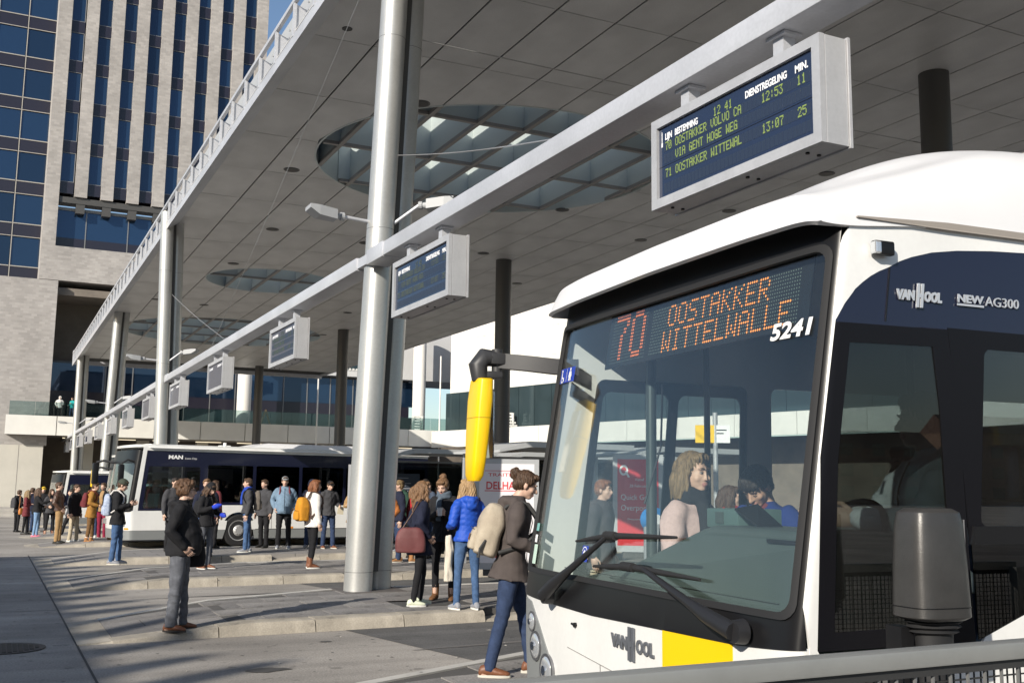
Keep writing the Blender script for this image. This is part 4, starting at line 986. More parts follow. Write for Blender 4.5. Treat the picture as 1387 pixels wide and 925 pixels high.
st=sticker(.415,.475,1.44,1.515,blue); flat([(.451,1.45),(.439,1.45),(.439,1.48),(.428,1.48),(.445,1.498),(.462,1.48),(.451,1.48)],wh,st); ringp(.445,1.485,.022,.026,10,170,wh,st)
for a0,a1,z0,z1,mm in ((1.06,1.1,1.56,1.60,mat('pale teal sticker',(.2,.45,.42),.5)),(1.065,1.1,1.50,1.54,wh),(1.04,1.09,1.39,1.49,mat('pale green sticker',(.5,.65,.55),.5))): sticker(a0,a1,z0,z1,mm)
# wipers
wp_=mat('wiper black',(.02,.02,.022),.5,.2)
def wiper(piv,elb,bl0,bl1,mid):
    f=lambda a,z,o:Vector(S1(a,z,o))
    w_=MB(); w_.tube([f(*piv,.03),f(*piv,.075)],[.045,.04],16); o=obj('wiper',w_,wp_,bus,smooth=40)
    mb=MB(); P=[f(*piv,.07),f(piv[0]*.8+elb[0]*.2,piv[1]*.8+elb[1]*.2,.075),f(piv[0]*.55+elb[0]*.45,piv[1]*.55+elb[1]*.45,.065),f(*elb,.04)]; mb.tube(P,[.034,.03,.018,.011],8); obj('arm',mb,wp_,o,smooth=50)
    mb=MB(); mb.tube([f(*bl0,.022),f((bl0[0]+mid[0])/2,(bl0[1]+mid[1])/2,.026),f(*mid,.03),f((bl1[0]+mid[0])/2,(bl1[1]+mid[1])/2,.026),f(*bl1,.022)],[.006,.012,.015,.012,.006],8); mb.tube([f(mid[0]-.05,mid[1],.034),f(mid[0]+.05,mid[1],.034)],[.02,.02],8); obj('blade',mb,rubber,o,smooth=50)
wiper((.70,1.262),(.17,1.572),(.52,1.533),(-.40,1.593),(.15,1.575))
wiper((-.93,1.292),(-.20,1.452),(.30,1.43),(-.61,1.443),(-.05,1.452))
# exterior mirrors
dpl=mat('mirror arm grey',(.032,.032,.034),.5)
mb=MB(); mb.loft([[(u,v+dv,z+dz) for dv,dz in ((-.025,-.043),(.025,-.043),(.025,.043),(-.025,.043))] for u,v,z in ((.18,2.25,2.45),(.10,2.36,2.46),(-.02,2.52,2.49),(-.17,2.6,2.505))]); mr=obj('mirror_arm',mb,dpl,bus,smooth=30)
mb=MB(); mb.cyl((-.16,2.6,2.43),.03,.14,14); mb.tube([(-.16,2.6,2.515),(-.24,2.6,2.52),(-.275,2.6,2.47),(-.262,2.6,2.39)],[.045,.055,.055,.046],10); mb.box((-.235,2.55,2.40),(-.14,2.65,2.44),bev=.01); mb.box((-.21,2.55,2.48),(-.12,2.65,2.545),bev=.01); obj('hinge',mb,dpl,mr,smooth=40)
mb=MB()
rg=[]
for z,w,d in ((2.395,.080,.038),(2.387,.098,.044),(2.27,.105,.050),(2.09,.097,.047),(1.94,.085,.042),(1.85,.074,.036),(1.82,.055,.024)):
    k=(2.395-z); cu,cv=-.25-.065*k,2.6
    rg.append([(cu+d*math.copysign(abs(math.cos(t))**.45,math.cos(t)),cv+w*math.copysign(abs(math.sin(t))**.45,math.sin(t)),z) for t in [2*math.pi*i/20 for i in range(20)]])
mb.loft(rg); mh_=obj('mirror_housing',mb,mat('mirror yellow',(.85,.53,.0),.4,coat=.3),mr,smooth=40)
mb=MB(); kk=.22; mb.loft([[(-.25-.065*kk+.0496*math.copysign(abs(math.cos(t))**.45,math.cos(t)),2.6+.1020*math.copysign(abs(math.sin(t))**.45,math.sin(t)),z) for t in [2*math.pi*i/20 for i in range(20)]] for z in (2.17,2.173)]); obj('housing_seam',mb,mat('seam yellow dark',(.25,.16,.0),.6),mh_)
mb=MB(); mb.box((-.205,2.53,1.95),(-.197,2.67,2.32)); obj('mirror_glass',mb,chrome,mh_)
mb=MB(); mb.cyl((-.25,2.6,2.392),.042,.026,14); obj('boot',mb,rubber,mh_)
# driver side mirror on a bellows foot
mb=MB(); rg=[]
for z,w,d in ((1.385,.085,.075),(1.395,.112,.085),(1.55,.108,.08),(1.68,.100,.075),(1.722,.092,.068),(1.735,.07,.05)):
    rg.append([(.22+w*math.copysign(abs(math.cos(t))**.5,math.cos(t)),-.30+d*math.copysign(abs(math.sin(t))**.5,math.sin(t)),z) for t in [2*math.pi*i/28 for i in range(28)]])
mb.loft(rg); m2=obj('mirror_housing',mb,mat('mirror dark grey',(.06,.058,.056),.38,.35,bump=.06,bs=200,var=.12,vs=14),bus,smooth=50)
sub=m2.modifiers.new('bev','BEVEL'); sub.width=.018; sub.segments=3; sub.limit_method='ANGLE'
mb=MB(); mb.loft([[(.235+r*1.1*math.cos(t),-.29+r*.8*math.sin(t),z) for t in [2*math.pi*i/20 for i in range(20)]] for r,z in ((.085,1.385),(.092,1.378),(.078,1.37),(.088,1.362),(.07,1.354),(.08,1.346),(.06,1.338),(.058,1.29),(.058,1.15))]); obj('bellows',mb,rubber,m2,smooth=60)
mb=MB(); mb.box((.17,-.33,1.10),(.30,.02,1.16)); mb.box((.12,-.27,1.12),(.17,-.2,1.36)); obj('bracket',mb,black,m2)
mb=MB(); mb.loft([[(.22+w*math.copysign(abs(math.cos(t))**.5,math.cos(t)),-.30+d*math.copysign(abs(math.sin(t))**.5,math.sin(t)),z) for t in [2*math.pi*i/28 for i in range(28)]] for z,w,d in ((1.425,.1128,.0855),(1.428,.1128,.0855))]); obj('housing_seam',mb,black,m2)
mb=MB(); mb.box((.312,-.355,1.42),(.318,-.245,1.70)); obj('mirror_glass',mb,chrome,m2)
# interior: dashboard, binnacle, ticket machine, wheel, seat, stanchions
mb=MB(); mb.prism([(-.03,.10,1.28),(-.03,2.2,1.28),(.42,2.2,1.355),(.42,.10,1.40)],(0,0,-.25)); obj('dashboard',mb,dash_m,bus)
mb=MB(); mb.prism([(.14,1.86,1.34),(.20,1.02,1.62),(.20,.95,1.635),(.17,.06,1.635),(.17,.06,1.30)],(.34,0,.0)); d2=obj('binnacle',mb,dash_m,bus); bv=d2.modifiers.new('b','BEVEL'); bv.width=.03; bv.segments=3
mb=MB(); mb.box((-.004,.2,1.383),(.0,2.0,1.387)); obj('dash_seam',mb,black,d2)
mb=MB(); mb.box((.165,.28,1.585),(.172,.50,1.60)); obj('vent',mb,black,d2)
mb=MB(); mb.box((.32,.92,1.62),(.55,1.17,1.705),bev=.008); tm=obj('ticket_machine',mb,mat('ticket machine green',(.07,.12,.11),.5),bus,smooth=30)
mb=MB(); mb.prism([(.30,.74,1.63),(.30,.915,1.70),(.42,.915,1.72),(.42,.74,1.63)],(.0,0,.008)); obj('screen',mb,black,tm)
mb=MB(); mb.box((.314,1.03,1.64),(.32,1.09,1.69)); obj('slot',mb,dash_m,tm)
mb=MB(); mb.tube([(.62+.23*math.cos(t)*.55,.62+.23*math.sin(t),1.56+.23*math.cos(t)*.8) for t in [2*math.pi*i/24 for i in range(25)]],.016,8); mb.tube([(.62,.62,1.56),(.45,.62,1.40)],.035,10); mb.tube([(.62,.40,1.56),(.62,.84,1.56)],.012,6); obj('steering_wheel',mb,black,bus,smooth=60)
mb=MB(); mb.box((.95,.35,.85),(1.45,.9,1.0),bev=.05); mb.box((1.38,.37,1.0),(1.52,.88,1.75),bev=.05); mb.box((1.40,.48,1.76),(1.50,.77,2.0),bev=.04); obj('driver_seat',mb,seatm,bus,smooth=40)
mb=MB(); mb.box((1.62,.05,.36),(1.66,1.0,2.1)); obj('cab_partition',mb,darkg,bus)
pol=mat('stanchion grey',(.07,.09,.09),.35,.5)
for u,v in ((1.0,2.22),(.62,2.2),(1.75,1.05),(1.75,1.4),(3.4,.9),(3.4,1.45),(5.2,.9)):
    mb=MB(); mb.cyl((u,v,.36),.018 if u>.8 else .03,2.38,12); obj('stanchion',mb,pol,bus,smooth=40)
for r in range(5):
    for v in (.1,.55,1.5,1.95):
        if r==0 and v>1: continue
        u=2.6+r*.95; mb=MB(); mb.box((u,v,.75),(u+.42,v+.38,.85),bev=.03); mb.box((u+.36,v,.85),(u+.46,v+.38,1.5),bev=.04); obj('passenger_seat',mb,seatm,bus,smooth=40)
mb=MB(); mb.tube([(.30,1.52,2.30),(.16,1.30,1.98),(.05,1.26,1.72)],.005,6); obj('aerial_wire',mb,black,bus)
# front wheel, hidden low behind the railing
mb=MB(); mb.cyl((2.5,-.02,.47),.47,.28,32,0,'y'); wh_=obj('wheel',mb,rubber,bus,smooth=40)

# ---------------------------------------------------------------- generic city bus for the others
def city_bus(name,label,N,a,H,Lb,col,kind,z=0,mirror=None):
    S=Shell(2.5,.30,3.4,rake=.12,r0=1.1,tuck=.06); h=S.L/2
    b=thing(name,label,'bus',(N[0],N[1],z),R(a))
    def P(nm,poly,mm,off=0.,holes=(),th=.012,par=None):
        mb=patch(poly,holes,S.fn(off),.18,.4,[-h+.05*i for i in range(10)]+[h-.05*i for i in range(10)]); o=obj(nm,mb,mm,par or b,smooth=35)
        if th: solid(o,th,-1)
        return o
    E_=-h-Lb; zt=H-.12
    P('lower_skirt',[(E_,.24),(-h-3.48,.24),(-h-3.43,.5),(h,.5) if 0 else (-h-3.40,.5),(E_,.5)],grey_p)
    P('lower_skirt',[(-h-2.52,.24),(h+.2,.24),(h+.2,.5),(-h-2.60,.5)],grey_p)
    whp=[(-h-3.40,.5),(-h-3.36,.75)]+[(-h-3.0-.47*math.cos(t),.62+.38*math.sin(t)) for t in [math.pi*(.12+.76*i/10) for i in range(11)]]+[(-h-2.64,.75),(-h-2.60,.5)]
    # white flank with wheel arch cut out
    P('flank',[(E_,.502)]+[(x,z_) for x,z_ in whp]+[(h+.2,.502),(h+.2,1.04),(-h+.05,1.04),(-h-1.75,1.04),(-h-1.9,1.10),(-h-2.0,1.2),(E_,1.2)],white_p,.002)
    P('windscreen_surround',rrect(-h+.05,h-.05,1.0,zt-.05,.12),black,.004,[rrect(-h+.22,h-.2,1.06,zt-.42,.1)])
    P('windscreen',rrect(-h+.2,h-.18,1.04,zt-.40,.1),wind,-.01,th=.004)
    # side: white corner post, black glazing zone with window openings
    P('corner_post',[(-h+.05,1.04),(-h-.08,1.04),(-h-.06,zt-.06),(E_,zt-.06),(E_,zt+.04),(-h+.06,zt+.04)],white_p,.004)
    opens=[rrect(-h-1.78,-h-.20,1.10,H-.62,.05)]; x=-h-2.0
    while x-1.42>E_: opens.append(rrect(x-1.36,x,1.28,H-.55,.04)); x-=1.46
    P('glazing_band',[(-h-.08,1.042),(-h-1.75,1.042),(-h-1.9,1.10),(-h-2.0,1.202),(E_,1.202),(E_,zt-.062),(-h-.06,zt-.062)],navy_p,0,opens)
    for i,op in enumerate(opens): P('driver_window' if i==0 else 'side_window',op,sideg if i==0 else darkg,-.006,th=.004)
    P('far_side',[(h+.2,.24),(-E_,.24),(-E_,zt+.04),(h-.06,zt+.04)],white_p,0,[rrect(h+.5,h+1.6,.4,2.3,.05),rrect(h+1.9,-E_-.4,1.2,2.3,.05)])
    mb=MB(); mb.loft([[(S(s_,zt+.03)[0]+o_*0,S(s_,zt+.03)[1],zz) for s_ in (-h-Lb,-h-2,-h-1,-h-.3,-h,-h+.15,-h+.4,0,h-.4,h-.15,h,h+.3,h+1,h+2,h+Lb)] for zz,o_ in ((zt+.03,0),(zt+.10,0))]); 
    mb.loft([[(.30+t,1.25+1.2*y*(1-.12*k),H-.05+.06*k) for y in (-1,-.5,0,.5,1) for t in (0,)]+[(Lb,1.25+1.2*y*(1-.12*k),H-.05+.06*k) for y in (1,.5,0,-.5,-1)] for k in (-1,0,1)]); obj('roof',mb,white_p,b,smooth=40)
    mb=MB(); mb.loft([[(3.6-.5*k,.25,H-.02),(3.6-.5*k,2.25,H-.02),(7.6+.4*k,2.25,H-.02),(7.6+.4*k,.25,H-.02)] if k else [(4.0,.45,H+.16),(4.0,2.05,H+.16),(7.2,2.05,H+.16),(7.2,.45,H+.16)] for k in (1,0)]); pd=obj('roof_pod',mb,white_cap,b); bvl=pd.modifiers.new('b','BEVEL'); bvl.width=.08; bvl.segments=3
    mb=MB(); mb.box((Lb-.04,.05,.24),(Lb,2.45,zt)); obj('rear_panel',mb,white_p,b)
    mb=MB(); mb.box((.3,.05,.3),(Lb,2.45,.4)); mb.box((.3,.05,H-.14),(Lb,2.45,H-.1)); mb.box((.28,.5,1.0),(.7,2.2,1.12)); obj('inner_floor',mb,interior,b)
    for r in range(6):
        u=3.2+r*.9; mb=MB(); mb.box((u,.15,.8),(u+.12,1.0,1.65)); mb.box((u,1.5,.8),(u+.12,2.35,1.65)); obj('passenger_seat',mb,seatm,b)
    # wheel
    for u in (3.0,8.6):
        if u>Lb: continue
        for v in (.0,2.22):
            c=(u,v+.02,.47)
            mb=MB(); mb.loft([[(c[0]+r*math.cos(t),c[1]+y,c[2]+r*math.sin(t)) for t in [2*math.pi*i/32 for i in range(32)]] for r,y in ((.30,0),(.42,-.005),(.465,.03),(.465,.24),(.42,.27),(.3,.27))]); w_=obj('wheel',mb,rubber,b,smooth=40)
            if v==0:
                mb=MB(); mb.loft([[(c[0]+r*math.cos(t),c[1]+y,c[2]+r*math.sin(t)) for t in [2*math.pi*i/32 for i in range(32)]] for r,y in ((.30,.01),(.295,-.012),(.25,.01),(.20,.03),(.13,-.02),(.10,-.04))]); rm=obj('rim',mb,mat('wheel rim',(.45,.45,.45),.45,.5),w_,smooth=30)
                mb=MB()
                for i in range(10): t=2*math.pi*i/10; mb.cyl((c[0]+.225*math.cos(t),c[1]+.004,c[2]+.225*math.sin(t)),.026,.02,10,0,'y')
                obj('wheel_hole',mb,black,w_)
                mb=MB()
                for i in range(10): t=2*math.pi*(i+.5)/10; mb.cyl((c[0]+.115*math.cos(t),c[1]-.045,c[2]+.115*math.sin(t)),.012,.02,8,0,'y')
                obj('wheel_nut',mb,MATS['wheel rim'],w_)
    for u in (-h-1.80,-h-4.0,-h-5.6,-h-7.2):
        if u>E_: P('panel_seam',[(u,.26),(u+.012,.26),(u+.012,1.0),(u,1.0)],MATS['seam grey'],.005,th=.003)
    P('rub_strip',[(E_,.492),(-h-3.5,.492),(-h-3.5,.512),(E_,.512)],dark_st,.008,th=.008)
    amb=mat('amber reflector',(.75,.25,.02),.3)
    for u in (-h-4.6,-h-6.8,-h+.25):
        if u>E_: P('side_marker',rrect(u-.09,u+.09,.515,.57,.02),amb,.006,th=.01)
    if kind=='man':
        for v in (.35,2.15): mb=MB(); mb.box((-.28,v-.22,.62),(-.2,v+.22,.78),bev=.02); obj('headlight',mb,MATS['lamp lens'],b)
        M3=lambda x,y,zz:S(-h-.75-x,H-.40+y,.006)
        put_text('lettering','MAN',.15,None,wh,b,width=.46,fn=M3,ext=0,bold=.006); put_text('lettering','Lions City',.07,None,wh,b,width=.38,fn=lambda x,y,zz:S(-h-1.28-x,H-.40+y,.006),ext=0)
        P('windscreen_paper',[(-h-.30,1.16),(-h-.62,1.16),(-h-.62,1.52),(-h-.30,1.52)],mat('pale blue paper',(.30,.52,.55),.8),-.02,th=.004)
        mb=MB(); mb.box((.5,.2,1.72),(1.3,.9,1.78)); obj('cash_tray',mb,mat('pale blue paper',(.3,.52,.55)),b)
        mb=MB(); mb.box((3.0,1.9,H-.02),(3.3,2.2,H+.1)); mb.cyl((2.6,.4,H),.05,.12,10); obj('roof_vent',mb,white_p,b)
    if mirror:
        mb=MB(); mb.tube([(.15,2.3,2.35),(-.35,2.4,2.45),(-.55,2.45,2.4)],.035,8); ma=obj('mirror_arm',mb,dpl,b,smooth=50)
        mb=MB(); mb.box((-.65,2.36,1.75),(-.48,2.58,2.38),bev=.05); obj('mirror_housing',mb,MATS['mirror yellow'] if mirror=='yellow' else black,ma,smooth=40)
        mb=MB(); mb.tube([(.15,.2,2.35),(-.25,.1,2.45),(-.4,.05,2.35)],.03,8); ma=obj('mirror_arm',mb,dpl,b,smooth=50)
        mb=MB(); mb.box((-.5,-.05,1.75),(-.35,.13,2.32),bev=.05); obj('mirror_housing',mb,black,ma,smooth=40)
    return b
city_bus('parked_bus','black and white city bus with a grey skirt standing behind the waiting people',(3.62,31.2),8,2.90,9.3,0,'man',0,'black')
city_bus('parked_bus','white city bus with yellow mirrors peeping out behind the black and white bus',(4.15,38.2),8,2.9,11,0,'van',-.10,'yellow')
city_bus('parked_bus','white bus with a dark curved windscreen behind the queue of students',(2.9,51.5),8,2.6,11,0,'van',-.26,None)
# ================================================================ shelters, posters, railing, pigeon
shel=mat('shelter steel',(.40,.41,.42),.45,.3); shg=glass('shelter glass',(.28,.32,.32),1.5)
shd=mat('shelter roof edge',(.50,.51,.51),.5,.2)
def shelter(loc,rz,label,length,panels):
    s=thing('bus_shelter',label,'shelter',loc,R(rz),'bus shelters on the platforms')
    n=max(1,round(length/3.2)); w=length/n
    for i in range(n):
        mb=MB(); a=i*w; b=a+w-.06
        mb.prism([(a,-.9,2.42),(a+.75,-.9,2.62),(b,-.9,2.62),(b,-.9,2.50),(a+.75,-.9,2.50),(a,-.9,2.38)],(0,2.1,0)); obj('roof',mb,shd,s)
        for x in (a+.15,b-.1):
            mb=MB(); mb.box((x,.95,0),(x+.09,1.04,2.45)); obj('post',mb,shel,s)
        mb=MB(); mb.box((a+.26,.98,.25),(b-.12,1.0,2.3)); obj('back_pane',mb,shg,s)
        for z_ in (.2,2.3): mb=MB(); mb.box((a+.26,.97,z_),(b-.12,1.02,z_+.05)); obj('frame_rail',mb,shel,s)
        mb=MB(); mb.box((a+.6,.55,.42),(b-.5,.9,.47)); mb.box((a+.8,.7,0),(a+.86,.76,.42)); mb.box((b-.8,.7,0),(b-.74,.76,.42)); obj('bench',mb,shel,s)
        mb=MB(); mb.box((a+.9,.93,1.0),(a+1.7,.965,2.0)); tb=obj('timetable',mb,mat('timetable dark',(.05,.06,.08),.3),s)
        mb=MB()
        for k in range(12): mb.box((a+.97,.926,1.1+k*.07),(a+1.2+.4*((k*7)%5)/5,.93,1.12+k*.07))
        obj('timetable_line',mb,mat('timetable print',(.35,.35,.38),.6),tb)['kind']='stuff'
    return s
sA=shelter((8.9,26.2,.15),4,'bus shelter with a pale folded roof seen beside the big silver column',9.6,0)
sB=shelter((9.3,20.6,.15),4,'bus shelter with a folded roof behind the yellow mirror',7.0,0)
def led_panel(loc,rz,label,w,h,face,z0=.15):
    p=thing('advertising_panel',label,'poster case',loc,R(rz))
    mb=MB(); mb.box((-w/2-.09,-.09,.12),(w/2+.09,.09,h+.24)); obj('case',mb,shel,p)
    mb=MB(); mb.box((-w/2+.1,-.06,0),(w/2-.1,.06,.12)); obj('foot',mb,dark_st,p)
    mb=MB(); mb.box((-w/2,-.094,.24),(w/2,-.091,h+.15)); po=obj('poster',mb,face,p)
    return p,po
def ptext(par,s,size,x,z,mm,width=None,bold=0,y=-.097):
    return put_text('lettering',s,size,Matrix(((1,0,0,x),(0,0,-1,y),(0,1,0,z),(0,0,0,1))),mm,par,width=width,ext=0,bold=bold)
redp=mat('poster red',(.55,.02,.03),.5); pink=mat('poster pale',(.66,.64,.66),.6); redt=mat('print red',(.55,.05,.06),.6); grn=mat('poster green',(.16,.42,.10),.6); dgr=mat('sign green',(.015,.13,.05),.6)
p,po=led_panel((8.85,18.3,.15),-22,'white poster case with red lettering and a red and green bottle',1.05,1.95,pink)
ptext(p,'DELHAIZE',.20,-.40,1.62,redt,.80,.004); ptext(p,'TRAITEUR',.09,-.36,1.86,redt,.66); 
mb=MB(); mb.box((-.42,-.0965,1.58),(.42,-.0945,1.595)); mb.box((-.42,-.0965,1.96),(.42,-.0945,1.97)); obj('lettering',mb,redt,p)
def pl2(par,pts,mm,nm='print',y=-.0965): mb=MB(); mb.add([(x,y,z) for x,z in pts],[tuple(range(len(pts)))]); return obj(nm,mb,mm,par)
pl2(p,[(.02,1.36),(.16,1.36),(.18,1.18),(.24,1.05),(.22,.80),(.0,.80),(-.02,1.05),(.02,1.18)],mat('print dark red',(.22,.02,.03),.5)); pl2(p,[(.05,1.48),(.15,1.48),(.15,1.37),(.05,1.37)],mat('print black',(.03,.02,.03),.5)); pl2(p,[(.0,.78),(.24,.78),(.20,.36),(.03,.33)],grn); pl2(p,[(.26,.85),(.40,.95),(.42,.62),(.30,.55)],redt); pl2(p,[(-.3,.42),(-.1,.52),(.05,.34),(-.1,.26)],redt)
ptext(p,'VERS',.16,-.42,1.15,mat('print pink',(.6,.3,.32),.6),.36)
p,po=led_panel((11.15,17.25,.5),-34,'red poster case with white Gent Overpoort lettering seen through the bus windscreen',.78,1.72,redp)
ptext(p,'Quick Gent',.15,-.33,1.10,wh,.62); ptext(p,'Overpoort',.15,-.33,.90,wh,.60); ptext(p,'28 Februari',.075,-.16,1.34,wh,.34); ptext(p,'Vanaf',.075,-.06,1.46,wh,.18); ptext(p,'Overpoortstraat',.05,-.2,.72,wh,.34)
mb=MB()
for i in range(20):
    t=6.283*i/20; t2=6.283*(i+1)/20
    mb.add([(-.27+r*math.cos(q),-.0975,1.66+r*math.sin(q)*1.2) for r,q in ((.05,t),(.085,t),(.085,t2),(.05,t2))],[(0,1,2,3)])
mb.add([(-.25,-.0978,1.64),(-.22,-.0978,1.65),(-.15,-.0978,1.53),(-.19,-.0978,1.52)],[(0,1,2,3)]); obj('emblem',mb,wh,p)
p,po=led_panel((8.7,26.0,.15),-16,'white notice case with a green label beside the big silver column',.95,1.95,pink)
pl2(p,[(-.34,1.62),(.36,1.62),(.36,1.28),(-.34,1.28)],dgr); ptext(p,'Medialaan Center',.13,-.30,1.40,wh,.62,y=-.0985); pl2(p,[(-.3,1.0),(.3,1.0),(.3,.6),(-.3,.6)],mat('print blue grey',(.2,.22,.3),.6))
# bus stop flag seen over the woman's head
s=thing('stop_flag','yellow and white bus stop flag showing above the blonde woman in the bus','bus stop sign',(11.75,15.6,.15),R(-35))
mb=MB(); mb.cyl((0,0,0),.045,3.05,14); obj('pole',mb,shel,s,smooth=40)
mb=MB(); mb.box((-.36,-.04,2.5),(-.02,.0,2.82)); obj('yellow_plate',mb,MATS['mirror yellow'],s); mb=MB(); mb.box((-.02,-.04,2.5),(.26,.0,2.82)); wpl=obj('white_plate',mb,wh,s)
mb=MB(); mb.box((.02,-.043,2.72),(.2,-.041,2.74)); mb.box((.02,-.043,2.66),(.15,-.041,2.68)); obj('print_line',mb,black,wpl)
# ticket validator post on the platform with a blue top
s=thing('ticket_post','grey post with a round blue head on the platform beyond the windscreen','ticket post',(6.0,9.0,.15))
mb=MB(); mb.cyl((0,0,0),.10,1.30,18); obj('post',mb,shel,s,smooth=40); mb=MB(); mb.cyl((0,-.06,1.34),.12,.12,20,0,'y'); obj('head',mb,mat('validator blue',(.03,.20,.50),.35),s,smooth=40); mb=MB(); mb.cyl((0,-.065,1.34),.055,.01,16,0,'y'); obj('button',mb,wh,s)
# ---- railing in front of the camera
rail=mat('railing paint grey',(.27,.275,.265),.45,.3,var=.08,vs=6); wire=mat('railing mesh',(.22,.22,.215),.5,.4); wire_d=mat('railing mesh dark',(.03,.03,.03),.6)
s=thing('railing','grey steel railing with wire mesh along the bottom edge of the view','railing',(0,1.72,.018)); s.rotation_euler=(0,R(-.25),0)
mb=MB(); mb.box((.35,-.022,1.385),(4.4,.028,1.423),bev=.006); obj('top_rail',mb,rail,s,smooth=30)
mb=MB(); mb.box((.35,-.01,1.365),(4.4,.012,1.385)); mb.box((.35,-.01,.25),(4.4,.012,.28)); obj('mesh_edge',mb,wire_d,s)
mb=MB(); x=.37
while x<4.4: mb.box((x,-.006,.28),(x+.005,.0,1.366)); x+=.0535
obj('mesh_bar',mb,wire,s)['kind']='stuff'
mb=MB(); x=.39
while x<4.4: mb.box((x,.020,.28),(x+.003,.023,1.37)); x+=.0215
z=1.345
while z>.3: mb.box((.35,.008,z),(4.4,.0125,z+.003)); z-=.0215
obj('mesh_wire',mb,wire_d,s)['kind']='stuff'
for x in (.4,2.9,4.35): mb=MB(); mb.box((x,.03,-.1),(x+.05,.08,1.40)); obj('post',mb,rail,s)
# ---- pigeon by the backpack wearer's knee
pg=thing('pigeon','grey and white pigeon standing on the lane behind the backpack wearer','pigeon',(5.55,10.75,.004),R(200))
fe=mat('pigeon grey',(.30,.31,.33),.7,var=.3,vs=18); fw=mat('pigeon white',(.62,.62,.62),.7)
mb=MB(); mb.tube([(-.17,0,.09),(-.10,0,.115),(-.02,0,.14),(.05,0,.165),(.085,0,.20),(.10,0,.235),(.115,0,.25)],[.012,.035,.058,.055,.034,.026,.022],12,round_=True); mb.ell((.115,0,.255),(.030,.025,.026)); me=remesh(mb,.009,3); me.materials.append(fe); obj('body',me,None,pg)
mb=MB(); mb.tube([(.14,0,.253),(.168,0,.245)],[.008,.002],8); obj('beak',mb,black,pg)
for q in (-1,1):
    mb=MB(); mb.loft([[(.05,q*.05,.18),(.06,q*.062,.15),(.03,q*.055,.12)],[(-.08,q*.05,.155),(-.07,q*.066,.12),(-.07,q*.05,.09)],[(-.19,q*.012,.10),(-.18,q*.02,.09),(-.18,q*.012,.082)]]); obj('wing',mb,fw,pg,smooth=60)
    mb=MB(); mb.tube([(-.01,q*.025,.10),(.0,q*.025,.012)],.006,6); 
    for a in (-.5,0,.5): mb.tube([(.0,q*.025,.01),(.035,q*.025+a*.03,.006)],.004,5)
    obj('leg',mb,mat('pigeon pink',(.45,.18,.15),.7),pg)
mb=MB(); mb.prism([(-.14,-.02,.10),(-.26,-.035,.075),(-.26,.035,.075),(-.14,.02,.10)],(0,0,.012)); obj('tail',mb,fe,pg)
# ================================================================ people
skin_m=mat('skin',(.53,.345,.26),.55,var=.06,vs=20); skin_t=mat('skin tan',(.46,.28,.20),.55,var=.06,vs=20); lip_m=mat('lips',(.40,.19,.165),.5); eye_w=mat('eye white',(.40,.36,.33),.35); eye_d=mat('eye dark',(.02,.015,.012),.25); brow_m=mat('eyebrow',(.10,.06,.035),.8)
FAB={}
def fab(name,col,rough=.85,var=.14,vs=9,bump=.25,bs=160): return mat(name,col,rough,0,var,vs,bump,bs,spec=.25)
def hairmat(name,col): return mat(name,col,.5,0,.38,26,.5,60,spec=.4,stretch=(3,3,.35))
H_br=hairmat('brown hair',(.075,.042,.024)); H_dk=hairmat('dark hair',(.025,.018,.014)); H_bl=hairmat('blond hair',(.34,.22,.11)); H_lb=hairmat('light brown hair',(.18,.10,.05)); H_rd=hairmat('reddish hair',(.20,.075,.03)); H_db=hairmat('dark blond hair',(.20,.135,.065))
def strands(me,HM,n,rr,hs):
    # loose locks laid on the hair surface: thin tapering ribbons
    from mathutils.bvhtree import BVHTree
    bm=bmesh.new(); bm.from_mesh(me); bv=BVHTree.FromBMesh(bm); bm.faces.ensure_lookup_table(); nf=len(bm.faces); inv=HM.inverted(); rib=[]
    for _ in range(n):
        f=bm.faces[rr.randrange(nf)]; p=f.calc_center_median(); no=f.normal.copy(); l=inv@p
        if l.y>.045 and l.z<.06: continue
        down=(HM.to_3x3()@Vector((rr.gauss(0,.35),rr.gauss(-.15,.3),-1))) if hs!='curly' else Vector((rr.gauss(0,1),rr.gauss(0,1),rr.gauss(0,1)))
        pts=[]; q=p+no*.001; stp=.016 if hs in('long','wavy') else .010
        for j in range(6):
            pts.append((q.copy(),no.copy())); d=down-no*down.dot(no)
            if d.length<1e-4: break
            d.normalize(); q=q+d*stp+no*.0008
            if hs=='curly': down=(down+Vector((rr.gauss(0,.7),rr.gauss(0,.7),rr.gauss(0,.7))))
            h=bv.find_nearest(q)
            if h[0] is None: break
            if j<4: q=h[0]+h[1]*(.0012+.0016*rr.random()+.0006*j); no=h[1]
        if len(pts)>3: rib.append((pts,rr.uniform(.0016,.0034)))
    for pts,w in rib:
        prev=None; k=len(pts)
        for j in range(k):
            a=pts[min(j+1,k-1)][0]-pts[max(j-1,0)][0]; s_=a.cross(pts[j][1])
            if s_.length<1e-6: break
            s_.normalize(); ww=w*(1-.8*j/(k-1)); v=(bm.verts.new(pts[j][0]-s_*ww),bm.verts.new(pts[j][0]+s_*ww))
            if prev: q=bm.faces.new((prev[0],prev[1],v[1],v[0])); q.smooth=True
            prev=v
    bm.to_mesh(me); bm.free()
ARM={'down':((.055,-.02,-.285),(.075,.03,-.545)),'pocket':((.10,-.085,-.265),(.035,.08,-.455)),'hold':((.06,.01,-.28),(-.10,.215,-.19)),'phone':((.05,.01,-.285),(-.03,.25,-.20)),'out':((.06,.17,-.21),(.03,.42,-.13)),'strap':((.09,.06,-.27),(-.03,.17,-.07)),'folded':((.09,.03,-.27),(-.16,.18,-.23)),'wheel':((.10,.16,-.22),(.03,.40,-.20)),'bent':((.08,-.03,-.28),(.02,.21,-.33)),'behind':((.07,-.12,-.26),(.0,.02,-.50))}
